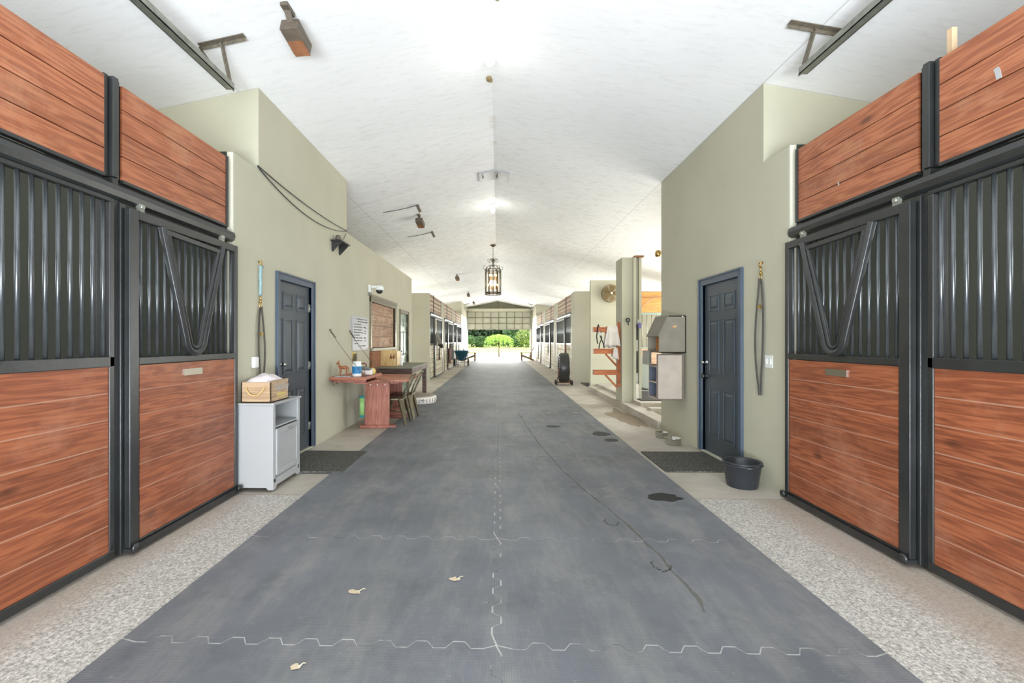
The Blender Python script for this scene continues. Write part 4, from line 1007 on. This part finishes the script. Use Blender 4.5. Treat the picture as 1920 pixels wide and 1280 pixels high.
# saddle rack on pillar
t = thing('saddle_rack', (2.5, 9.7, .4), 'cedar three-arm saddle rack fixed to the slim pillar', 'rack')
MB().box(2.49, 2.549, 9.62, 9.70, .40, 1.75).build('upright', 'rack', t, bevel=.004)
for i, z in enumerate((1.60, 1.145, .70)):
    MB().box(1.99, 2.489, 9.59, 9.72, z-.055, z+.05).build('arm', 'rack', t, bevel=.008)
    b = MB(); b.beam((2.25, 9.655, z-.06), (2.49, 9.655, z-.32), .04, .035); b.build('brace', 'rack', t)
# towel over top arm
def drape(x0, x1, yf, ybk, ztop, zf, zb_, flare=0):
    def fn(u, v):
        tot = (ztop-zf)+(ybk-yf)+(ztop-zb_); s_ = v*tot
        w = u-.5; x = x0+(x1-x0)*u
        if s_ < ztop-zf: y, z = yf, zf+s_; f = 1-s_/(ztop-zf)
        elif s_ < ztop-zf+(ybk-yf): y, z = yf+(s_-(ztop-zf)), ztop; f = 0
        else: y, z = ybk, ztop-(s_-(ztop-zf)-(ybk-yf)); f = (ztop-z)/(ztop-zb_)
        x += w*flare*f; y += .02*math.sin(u*17)*f*(1 if y > (yf+ybk)/2 else 1)
        z += .012*math.sin(u*11)*f
        return (x, y, z)
    return fn
tag(MB().grid(drape(2.27, 2.475, 9.565, 9.735, 1.665, 1.26, 1.22, .12), 26, 30).build('towel', 'cloth', solid=.006), 'white towel draped over the top arm of the saddle rack', 'towel')
t = thing('halter', (2.08, 9.65, 1.2), 'black halter with a white buckle hanging from the top rack arm', 'halter')
b = MB(); b.tube([(2.06, 9.56, 1.60), (2.07, 9.55, 1.68), (2.10, 9.65, 1.70), (2.13, 9.75, 1.67), (2.13, 9.75, 1.55)], .014, 7); b.tube([(2.06, 9.56, 1.60), (2.04, 9.55, 1.45), (2.06, 9.55, 1.30)], .012, 7)
b.tube([(2.13, 9.57, 1.56), (2.12, 9.55, 1.45), (2.18, 9.55, 1.30), (2.20, 9.56, 1.21)], .012, 7); b.tube([(2.10, 9.56, 1.52), (2.15, 9.55, 1.42), (2.10, 9.55, 1.3), (2.09, 9.56, 1.2)], .012, 7); b.build('strap', 'rubber', t)
MB().tube([(2.10, 9.54, 1.55), (2.11, 9.53, 1.47)], .018, 8).build('buckle', 'whitep', t)
tag(MB().grid(drape(2.40, 2.475, 9.565, 9.735, 1.21, .98, 1.02, .05), 10, 20).build('towel', 'cloth', solid=.006), 'small white rag hanging from the middle arm of the saddle rack', 'towel')
# bit hanging on pillar front
t = thing('horse_bit', (2.66, 9.47, 1.76), 'black ring bit hung on the front of the slim pillar', 'bit')
b = MB(); b.tube([(2.665+.035*math.cos(a), 9.475, 1.79+.035*math.sin(a)) for a in [k*math.pi/8 for k in range(16)]], .012, 7, closed=True); b.tube([(2.665, 9.475, 1.755), (2.68, 9.475, 1.68)], [.014, .007], 7); b.cyl((2.665, 9.5, 1.825), (2.665, 9.47, 1.825), .008, 6); b.build('ring', 'rubber', t)
# track post beside pillar with brush
t = thing('track_post', (2.86, 9.5, 0), 'sage painted channel post standing right of the slim pillar', 'post')
b = MB(); b.box(2.771, 2.83, 9.45, 9.6, .101, 3.08); b.box(2.83, 2.885, 9.52, 9.6, .101, 3.08); b.box(2.885, 2.94, 9.45, 9.6, .101, 3.08); b.build('channel', 'wall', t, bevel=.003)
MB().box(2.80, 2.98, 9.42, 9.62, 3.081, 3.115).build('cap', 'rust', t)
t = thing('push_broom', (2.86, 9.47, .1), 'white bristled broom leaning in the channel post', 'broom')
b = MB(); b.cyl((2.857, 9.49, .48), (2.857, 9.49, 1.7), .013, 10); b.build('handle', 'door', t)
MB().cyl((2.857, 9.49, .48), (2.857, 9.49, .70), .02, 10).build('ferrule', 'whitep', t); MB().cyl((2.857, 9.49, 1.15), (2.857, 9.49, 1.38), .02, 10).build('grip', 'whitep', t)
b = MB(); b.prism([(2.84, .48), (2.874, .48), (2.90, .40), (2.91, .104), (2.805, .104), (2.815, .40)], 9.455, 9.515); b.build('brush_head', 'cloth', t, bevel=.006)
t = thing('hand_brush', (2.89, 9.45, 1.65), 'purple hand brush hanging on the channel post', 'brush')
MB().box(2.855, 2.92, 9.40, 9.445, 1.62, 1.73).build('head', plain('purple_plastic', (112, 104, 160), .5), t, bevel=.01); MB().cyl((2.86, 9.43, 1.73), (2.86, 9.43, 1.8), .008, 8).build('handle', 'whitep', t)
# wall fan
t = thing('wall_fan', (3.05, 12.7, 2.6), 'dusty round straw-coloured fan on the green wall behind the rack', 'fan')
fx, fy, fz = 3.09, 12.68, 2.67
b = MB()
for r, y in ((.24, 0), (.235, -.05), (.18, -.085), (.11, -.1), (.24, .06)): b.tube([(fx+r*math.cos(a), fy+y, fz+r*math.sin(a)) for a in [k*math.pi/16 for k in range(32)]], .007, 5, closed=True)
for k in range(28):
    a = 2*math.pi*k/28; b.tube([(fx+r*math.cos(a+(.24-r)*1.5), fy+y, fz+r*math.sin(a+(.24-r)*1.5)) for r, y in ((.24, 0), (.2, -.075), (.12, -.1), (.05, -.105))], .004, 4)
b.build('guard', 'fan', t)
for k in range(5):
    a = 2*math.pi*k/5; b = MB()
    b.grid(lambda u, v: (fx+(.04+.17*u)*math.cos(a+(v-.5)*.9), fy-.03+.05*(v-.5), fz+(.04+.17*u)*math.sin(a+(v-.5)*.9)), 5, 5); b.build('blade', 'fan', t, solid=.004)
b = MB(); b.lathe([(0, -.115), (.04, -.112), (.05, -.1), (.05, .08), (0, .08)], (fx, fy, fz), 16, axis='Y'); b.build('hub', 'fan', t)
MB().lathe([(0, -.125), (.025, -.122), (.03, -.112)], (fx, fy, fz), 12, axis='Y').build('badge', 'whitep', t)
MB().box(fx-.04, fx+.04, fy+.08, fy+.119, fz-.06, fz+.06).build('bracket', 'fan', t)
# small brass fixture peeking at right block corner
t = thing('wall_sconce', (2.56, 7.26, 2.7), 'small brass wall fixture at the corner of the tall right block', 'lamp')
b = MB(); b.lathe([(.0, 0), (.04, 0), (.05, .03), (.045, .08), (.02, .1)], (2.53, 7.30, 2.70), 14); b.cyl((2.53, 7.222, 2.75), (2.53, 7.30, 2.75), .01, 8); b.build('body', 'brass', t)
# drum fan
FX, FY = 2.03, 14.3
t = thing('drum_fan', (FX, FY, 0), 'large black wheeled drum fan beside the right far stall', 'fan')
b = MB(); b.lathe([(.44, -.13), (.452, -.13), (.462, -.1), (.462, .1), (.452, .13), (.44, .13), (.44, -.13)], (FX, FY, .52), 40, axis='X'); b.build('drum', 'black', t)
for sx in (-.13, .13):
    b = MB()
    for r in (.43, .34, .26, .18, .1): b.tube([(FX+sx, FY+r*math.cos(a), .52+r*math.sin(a)) for a in [k*math.pi/16 for k in range(32)]], .005, 5, closed=True)
    for k in range(8):
        a = math.pi*k/8; b.cyl((FX+sx, FY+.44*math.cos(a), .52+.44*math.sin(a)), (FX+sx, FY-.44*math.cos(a), .52-.44*math.sin(a)), .005, 5)
    b.build('grille', 'black', t)
b = MB(); b.lathe([(0, -.1), (.09, -.1), (.09, .1), (0, .1)], (FX, FY, .52), 18, axis='X'); b.build('motor', 'black', t)
for k in range(4):
    a = math.pi/2*k+.4; b = MB(); b.grid(lambda u, v: (FX-.04+.08*v, FY+(.09+.32*u)*math.cos(a+(v-.5)*.7), .52+(.09+.32*u)*math.sin(a+(v-.5)*.7)), 5, 5); b.build('blade', 'steel', t, solid=.004)
b = MB(); b.tube([(FX-.2, FY+.1, .06), (FX-.16, FY, .3), (FX-.14, FY, .52)], .014, 8); b.tube([(FX+.2, FY+.1, .06), (FX+.16, FY, .3), (FX+.14, FY, .52)], .014, 8); b.cyl((FX-.24, FY-.15, .06), (FX+.24, FY-.15, .06), .012, 8); b.cyl((FX-.24, FY+.15, .06), (FX+.24, FY+.15, .06), .012, 8)
for sx in (-.22, .22): b.cyl((FX+sx, FY-.15, .06), (FX+sx, FY+.15, .06), .012, 8)
b.build('stand', 'rust', t)
for sx in (-.24, .24):
    for sy in (-.15, .15):
        b = MB(); b.lathe([(0, -.018), (.07, -.018), (.078, 0), (.07, .018), (0, .018)], (FX+sx, FY+sy, .059), 18, axis='X'); b.build('wheel', 'rubber', t)
# back stall seen through the bay
t = thing('stall_front_panel', (5.0, 13.3, 0), 'sunlit orange-stained stall front at the back of the wash bay', 'stall panel')
b = MB(); 
for i in range(4): b.box(3.96, 6.2, 13.3, 13.33, 2.18+i*.15, 2.18+i*.15+.145)
b.build('upper_boards', 'orange', t)
b = MB(); 
for i in range(7): b.box(3.96, 6.2, 13.3, 13.33, .02+i*.16, .02+i*.16+.155)
b.build('lower_boards', 'oldwood', t)
b = MB(); b.box(3.96, 6.2, 13.28, 13.34, 2.11, 2.17); b.box(3.96, 6.2, 13.28, 13.34, 1.14, 1.18); b.build('frame', 'greendoor', t)
for i in range(16): MB().cyl((4.02+i*.135, 13.31, 1.18), (4.02+i*.135, 13.31, 2.11), .012, 6).build('bar', 'steel', t)
b = MB(); b.cyl((3.98, 13.27, 2.25), (4.5, 13.27, 2.62), .008, 6); b.cyl((3.96, 13.27, 2.62), (6, 13.27, 2.62), .01, 6); b.build('tie_rod', 'steel', t)
# curved grey divider, hose, blanket in bay
t = thing('curved_divider', (3.3, 11, .16), 'grey curved-edge divider panel in the wash bay', 'divider')
P = [(2.95, .165), (3.55, .165), (3.55, .9), (3.45, .93), (3.35, 1.02), (3.25, 1.15), (3.1, 1.25), (2.95, 1.28)]
MB().prism([(x+.12, z) for x, z in P], 11.2, 11.26).build('panel', 'grey', t, bevel=.01)
tag(MB().tube([(3.03, 11.12, 1.3), (3.02, 11.12, .9), (3.03, 11.12, .6), (3.08, 11.12, .45), (3.18, 11.12, .34), (3.32, 11.12, .27), (3.5, 11.12, .2), (3.7, 11.12, .18)], .02, 8).build('wash_hose', 'rubber'), 'black hose hanging down the grey divider', 'hose')
b = MB(); b.grid(lambda u, v: (3.10+.30*u, 11.23+.10*math.sin((v-.5)*3.1), 1.335-.26*u-.30*(v-.5)**2*2+.01*math.sin(u*20)), 16, 6); tag(b.build('saddle_pad', 'brownfur', solid=.03), 'dark maroon saddle pad draped behind the grey divider', 'saddle pad')
t = MB(); t.box(2.85, 3.7, 9.2, 10.9, .161, .175); tag(t.build('wash_mat', 'rubber'), 'black rubber mat on the raised wash bay floor', 'mat')
t = MB(); t.prism([(2.78, 7.5), (4.2, 7.6), (4.2, 8.25), (2.95, 8.2)], -.019, -.003, 'Z'); tag(t.build('wash_mat', 'rubber'), 'black rubber mat on the low floor behind the curb', 'mat')

# ---------------------------------------------------------------- horse looking out of first far-left stall
def loft(rings, n=16):
    """rings: (center, radius_up, radius_side, dir) """
    b = MB(); vs = []
    for c, ru, rs, dv in rings:
        c = Vector(c); dv = Vector(dv).normalized(); side = Vector((0, 1, 0)); up = side.cross(dv).normalized()
        for k in range(n):
            a = 2*math.pi*k/n; vs.append(c+up*ru*math.cos(a)+side*rs*math.sin(a))
    fs = []
    for i in range(len(rings)-1):
        for k in range(n): fs.append((i*n+k, i*n+(k+1) % n, (i+1)*n+(k+1) % n, (i+1)*n+k))
    fs.append(list(range(n))[::-1]); fs.append([(len(rings)-1)*n+k for k in range(n)])
    b.add(vs, fs, 0, True); return b
hy = 17.2
t = thing('horse', (-3.4, hy, 0), 'dark horse wearing a grey fly mask, looking out over its stall door on the left', 'horse')
rings = [((-5.0, hy, 1.15), .20, .16, (1, 0, .0)), ((-4.7, hy, 1.15), .36, .27, (1, 0, 0)), ((-4.2, hy, 1.12), .38, .30, (1, 0, 0)), ((-3.7, hy, 1.12), .36, .27, (1, 0, .1)), ((-3.35, hy, 1.2), .32, .2, (1, 0, .5)), ((-3.05, hy, 1.35), .25, .13, (1, 0, .75)),
         ((-2.78, hy, 1.50), .19, .10, (1, 0, .55)), ((-2.58, hy, 1.57), .15, .095, (1, 0, 0)), ((-2.45, hy, 1.53), .155, .11, (1, 0, -.8)), ((-2.37, hy, 1.43), .15, .11, (.7, 0, -1)), ((-2.29, hy, 1.32), .12, .09, (.6, 0, -1)), ((-2.22, hy, 1.22), .09, .07, (.6, 0, -1)), ((-2.17, hy, 1.14), .08, .065, (.6, 0, -1)), ((-2.13, hy, 1.09), .05, .045, (.6, 0, -1))]
b = loft(rings)
for sy in (-1, 1): b.tube([(-2.60, hy+sy*.07, 1.64), (-2.60, hy+sy*.085, 1.72), (-2.57, hy+sy*.08, 1.80)], [.035, .03, .005], 8)
for x, sy in ((-4.65, -1), (-4.65, 1), (-3.65, -1), (-3.65, 1)):
    b.tube([(x, hy+sy*.16, .95), (x+.02, hy+sy*.16, .6), (x-.02, hy+sy*.16, .32), (x, hy+sy*.16, .06), (x+.02, hy+sy*.16, -.015)], [.12, .07, .045, .045, .06], 10)
b.build('body', 'horse', t)
mr = [(c, ru+.012, rs+.012, dv) for c, ru, rs, dv in rings[7:12]]
b = loft(mr); 
for sy in (-1, 1): b.tube([(-2.60, hy+sy*.07, 1.64), (-2.60, hy+sy*.085, 1.73), (-2.57, hy+sy*.08, 1.815)], [.045, .038, .008], 8)
b.build('fly_mask', 'mask', t)
b = MB(); b.tube([(-2.31, hy+.14*math.cos(a)*.75, 1.245+.1*math.sin(a)) for a in [k*math.pi/8 for k in range(16)]], .012, 6, closed=True); b.build('mask_trim', 'whitep', t)
for sy in (-1, 1): MB().sphere((-2.40, hy+sy*.125, 1.50), .022, 10).build('eye', 'black', t)
# things hanging on far stalls
def hang_halter(x, y, z, L, lab, mat='strap', red=False):
    t = thing('halter', (x, y, z), lab, 'halter'); b = MB()
    b.cyl((x, y, z), (x, y, z+.03), .012, 6)
    for k, (dy, q) in enumerate(((-.06, 1.0), (.02, .8), (.07, .9))): b.tube([(x, y, z), (x, y+dy*.8, z-L*.4*q), (x, y+dy, z-L*.7*q), (x, y+dy*.2, z-L*q)], .016, 6)
    b.build('strap', mat, t)
    if red: MB().tube([(x, y-.08, z-L*.86), (x, y, z-L), (x, y+.09, z-L*.84)], .025, 7).build('noseband', 'red', t)
hang_halter(-2.33, 17.85, 1.12, .5, 'dark halter with red noseband hanging below the masked horse', red=True)
hang_halter(-2.31, 26.4, 1.15, .5, 'dark halter hanging on the third far-left stall')
hang_halter(2.475, 22.9, 1.2, .5, 'dark halter hanging on the second far-right stall')
hang_halter(2.503, 28.9, 1.1, .9, 'long dark lead hanging on the third far-right stall')
hang_halter(2.478, 16.9, 1.22, .35, 'leather halter hanging above the drum fan', 'figure')
t = MB(); t.grid(lambda u, v: (-2.30+.02*math.sin(u*16), 21.9+1.1*u, .42+.82*v), 20, 12); tag(t.build('horse_blanket', 'greycloth', solid=.03), 'grey horse blanket hanging on the second far-left stall', 'blanket')
t = MB(); t.grid(lambda u, v: (-2.31+.02*math.sin(u*12), 21.15+.6*u, .3+.7*v), 12, 12); tag(t.build('horse_blanket', 'red', solid=.03), 'faded dark red cloth hanging left of the grey blanket', 'blanket')
# wheelbarrow (front view)
WX, WY = -2.0, 24.6
t = thing('wheelbarrow', (WX, WY, 0), 'teal two-wheeled wheelbarrow parked by the left far stalls', 'wheelbarrow')
def tub(u, v):
    a = 2*math.pi*u; k = .52+.48*v
    cx_ = math.copysign(abs(math.cos(a))**.55, math.cos(a)); sy_ = math.copysign(abs(math.sin(a))**.55, math.sin(a))
    return (WX+.39*k*cx_, WY+.5*(.45+.55*v)*sy_, .30+.50*v)
b = MB(); b.grid(tub, 32, 10); b.add([tub(i/32, 0) for i in range(32)], [list(range(32))]); b.build('tub', 'teal', t, solid=.012, recalc=False)
b = MB(); b.tube([tub(i/32, 1) for i in range(32)], .018, 6, closed=True); b.build('rim', 'teal', t)
for sx in (-1, 1):
    b = MB(); b.lathe([(0, -.03), (.14, -.035), (.19, -.04), (.205, 0), (.19, .04), (.14, .035), (0, .03)], (WX+sx*.36, WY-.05, .186), 20, axis='X'); b.build('wheel', 'rubber', t)
    b = MB(); b.tube([(WX+sx*.16, WY-.42, -.01), (WX+sx*.17, WY-.38, .3), (WX+sx*.2, WY-.3, .33)], .016, 7); b.build('leg', 'black', t)
    b = MB(); b.tube([(WX+sx*.2, WY-.3, .33), (WX+sx*.28, WY+.3, .4), (WX+sx*.36, WY+.9, .75)], .016, 7); b.build('handle', 'black', t)
b = MB(); b.cyl((WX-.34, WY-.05, .186), (WX+.34, WY-.05, .186), .012, 8); b.tube([(WX-.2, WY-.36, .5), (WX-.15, WY-.36, .33), (WX, WY-.36, .27), (WX+.15, WY-.36, .33), (WX+.2, WY-.36, .5)], .016, 7); b.build('axle_frame', 'steel', t)
# adirondack chairs
def adirondack(x, y, s, lab):
    """faces away from wall: s=+1 faces -X (back toward +X)"""
    t = thing('adirondack_chair', (x, y, 0), lab, 'chair', 'wooden lounge chairs by the far door'); m = 'adir'
    for sy in (-.27, .27):
        MB().beam((x-s*.38, y+sy, -.019), (x-s*.38, y+sy, .52), .05, .08).build('leg', m, t)
        MB().beam((x-s*.42, y+sy, .36), (x+s*.45, y+sy, .02), .035, .11).build('side_rail', m, t)
        MB().box(x-s*.5, x+s*.32, y+sy-.06, y+sy+.06, .52, .545).build('arm', m, t)
        MB().beam((x+s*.25, y+sy, .02), (x+s*.25, y+sy, .52), .04, .05).build('leg', m, t)
    for k in range(5): MB().box(x-s*.42+s*k*.1, x-s*.33+s*k*.1, y-.26, y+.26, .385-k*.04, .405-k*.04).build('seat_slat', m, t)
    for k in range(5):
        yy = y-.22+k*.11; MB().beam((x+s*.1, yy, .2), (x+s*.48, yy, .98-.04*abs(k-2)), .095, .02, up=(1, 0, 0)).build('back_slat', m, t)
adirondack(1.95, 31.3, 1, 'weathered wooden lounge chair at the far right by the garage door')
adirondack(-2.0, 31.0, -1, 'weathered wooden lounge chair behind the wheelbarrow at the far left')

# ---------------------------------------------------------------- small marks on the floor
random.seed(11)
def blob(x, y, rx, ry, z=.0012, n=26, rough=.35):
    pts = []
    for k in range(n):
        a = 2*math.pi*k/n; r = 1+rough*noise.noise(Vector((math.cos(a)*2+x*3, math.sin(a)*2+y*3, 1)))
        pts.append((x+rx*r*math.cos(a), y+ry*r*math.sin(a)))
    return MB().prism(pts, z-.0008, z, 'Z')
for x, y, rx, ry, lab in ((1.45, 4.02, .14, .11, 'large black wet patch on the mat near the right edge'), (.86, 7.28, .11, .09, 'dark wet patch on the mat level with the feed cabinet'), (1.50, 6.72, .13, .17, 'large dark wet patch beside the right mat edge near the steel bowls'), (1.55, 6.3, .09, .10, 'smaller dark wet patch just nearer than the one by the steel bowls')):
    tag(blob(x, y, rx, ry, .0016).build('wet_patch', 'stain'), lab, 'stain')
for x, y, r, lab in ((.99, 2.80, .055, 'dotted black hoof print in the near right mat'), (.85, 3.46, .05, 'fainter dotted hoof print farther up the right mat')):
    b = MB()
    for k in range(16):
        a = math.pi*.75+math.pi*1.25*k/15; xx, yy = x+r*math.cos(a)*random.uniform(.85, 1.1), y+r*1.3*math.sin(a)*random.uniform(.85, 1.1)
        b.prism([(xx-.007, yy-.004), (xx+.006, yy-.006), (xx+.008, yy+.004), (xx-.004, yy+.006)], .0009, .0016, 'Z')
    tag(b.build('hoof_print', 'stain'), lab, 'stain')
tag(blob(2.28, 8.3, .22, .9, -.0185, 40, .7).build('floor_stain', 'wetfloor'), 'brownish damp stain on the concrete beside the wash bay curb', 'stain')
for x, y, r, lab in ((-.78, 2.45, .03, 'pale curled hay scrap on the left mat'), (-.25, 2.6, .028, 'pinkish dry leaf on the mat just left of the centre seam'), (-.85, 1.88, .022, 'pale leaf at the bottom of the photo')):
    b = blob(x, y, r, r*.8, .006, 12, .9); b.tube([(x+r*.5, y, .005), (x+r*1.2, y+r*.8, .01), (x+r*1.6, y+r, .006)], .0025, 4)
    tag(b.build('dry_leaf', 'paleleaf'), lab, 'leaf')

b = MB(); P = [(.37, 8.6), (.44, 7.4), (.53, 6.1), (.66, 4.9), (.78, 4.2), (.9, 3.7), (.98, 3.25), (1.02, 2.95), (1.04, 2.65), (1.06, 2.45), (1.03, 2.3)]
L_, R_l = [], []
for k in range(len(P)-1):
    for q in range(6):
        f = q/6; x = P[k][0]+(P[k+1][0]-P[k][0])*f; y = P[k][1]+(P[k+1][1]-P[k][1])*f
        w_ = .004+.008*abs(noise.noise(Vector((x*9, y*7, 0))))*2; x += .012*noise.noise(Vector((x*3, y*6, 5)))
        L_.append((x-w_, y, .0014)); R_l.append((x+w_, y, .0014))
n_ = len(L_); b.add(L_+R_l, [(i, i+1, n_+i+1, n_+i) for i in range(n_-1)])
tag(b.build('dirt_trail', 'dirt', solid=.0006), 'long thin dark dirt line running over the right mats', 'stain')
# ---------------------------------------------------------------- outside plants
def leaves(b, c, rad, n, size, hollow=.55, droop=0, mi=0):
    for i in range(n):
        while True:
            v = Vector((random.uniform(-1, 1), random.uniform(-1, 1), random.uniform(-1, 1)))
            if hollow < v.length < 1: break
        p = Vector((c[0]+v.x*rad[0], c[1]+v.y*rad[1], c[2]+v.z*rad[2]))
        if droop: p.z -= droop*(v.x**2+v.y**2)
        a = Vector((random.gauss(0, 1), random.gauss(0, 1), random.gauss(0, 1))).normalized(); c2 = a.orthogonal().normalized(); s1 = size*random.uniform(.6, 1.4); a = a.cross(c2)
        b.add([p-a*s1*.5, p+c2*s1*.35, p+a*s1*.5, p-c2*s1*.35], [(0, 1, 2, 3)], mi)
def tree(x, y, h, rx, rz, mat, lab, n=900, size=.3, name='tree', cat='tree', trunk=.1, group=None, lob=6):
    t = thing(name, (x, y, 0), lab, cat, group)
    b = MB(); zc_ = h-rz
    for k in range(lob):
        a = 2*math.pi*k/lob; leaves(b, (x+rx*.45*math.cos(a), y+rx*.45*math.sin(a), zc_+random.uniform(-.25, .25)*rz), (rx*.6, rx*.6, rz*.75), n//lob, size)
    leaves(b, (x, y, zc_), (rx, rx, rz), n//3, size)
    b.build('foliage', mat, t, recalc=False)
    b = MB(); b.tube([(x, y, -.05), (x+.05*h*.1, y, h*.3), (x, y, zc_)], [trunk, trunk*.8, trunk*.4], 8); b.build('trunk', 'bark', t)
# weeping tree
t = thing('weeping_tree', (0, 37.6, 0), 'small bright green weeping tree in front of the far doorway', 'tree')
wx, wy = .05, 38.6
b = MB(); random.seed(21)
for k in range(90):
    a = random.uniform(0, 2*math.pi); R_ = random.uniform(.5, 1.25); drop = random.uniform(.35, 1.0)*(R_/1.2)
    for q in range(26):
        f = q/25; r = R_*math.sin(min(1, f*1.15)*math.pi/2); z = 1.78-.12*f-drop*f**2.6+.05*random.gauss(0, 1)
        p = Vector((wx+r*math.cos(a)+random.gauss(0, .04), wy+r*math.sin(a)+random.gauss(0, .04), z))
        u = Vector((random.gauss(0, 1), random.gauss(0, 1), random.gauss(0, .5))).normalized(); w_ = u.orthogonal().normalized(); s1 = .07
        b.add([p-u*s1, p+w_*s1*.4, p+u*s1, p-w_*s1*.4], [(0, 1, 2, 3)])
b.build('foliage', 'leafb', t, recalc=False)
b = MB(); b.tube([(wx-.02, wy, -.05), (wx-.05, wy, .5), (wx, wy, 1.0)], [.05, .04, .03], 8)
for a in (0, 1.5, 3.1, 4.6): b.tube([(wx, wy, .8), (wx+.3*math.cos(a), wy+.3*math.sin(a), 1.3), (wx+.6*math.cos(a), wy+.6*math.sin(a), 1.55)], [.03, .02, .012], 6)
b.build('trunk', 'bark', t)
random.seed(33)
spots = [(-24, 92, 9, 3.9, 'leafd', 'dark evergreen tree at the left of the doorway view'), (-14.5, 95, 10, 3.9, 'leafd', 'tall dark tree behind the left lawn'), (-4.8, 100, 10, 3.9, 'leafd', 'dark tree directly above the weeping tree crown'), (4.8, 97, 9, 3.9, 'leafg', 'mid green tree just right of the weeping tree'), (14.4, 95, 10, 3.9, 'leafg', 'green tree behind the pale bush'), (24, 92, 9, 3.9, 'leafd', 'dark tree at the right of the doorway view'), (-9.6, 110, 10, 3.9, 'leafd', 'dark tree filling the gap between two trees left of the weeping tree'), (9.6, 110, 10, 3.9, 'leafd', 'dark tree filling the gap between two green trees on the right'), (0, 112, 9, 3.9, 'leafd', 'dark tree straight behind the weeping tree'), (-19, 110, 10, 3.9, 'leafd', 'dark tree behind the far left trees'), (19, 110, 10, 3.9, 'leafd', 'dark tree behind the far right trees')]
for x, y, h, r, m, lab in spots: tree(x, y, h, r, h*.52, m, lab, 1500, .9, trunk=.3, group='trees beyond the lawn')
for x, y, h, r, m, lab in ((-7.5, 88, 2.8, 3.0, 'leafg', 'low green shrub at the left end of the lawn'), (5.2, 74, 3.6, 2.4, 'leafy', 'pale rounded bush right of the weeping tree'), (2.6, 88, 2.6, 2.6, 'leafg', 'green bush behind the weeping tree'), (-3.2, 92, 2.4, 3.0, 'leafg', 'low green bush left of the weeping tree')):
    tree(x, y, h, r, h*.48, m, lab, 900, .4, 'shrub', 'shrub', .05, 'shrubs on the far lawn')
# wood stub above the right transom
tag(MB().box(2.602, 2.632, 2.69, 2.72, 2.42, 3.17).build('wooden_stub', 'tanwood'), 'pale wooden stub rising behind the near right timber panel', 'board')
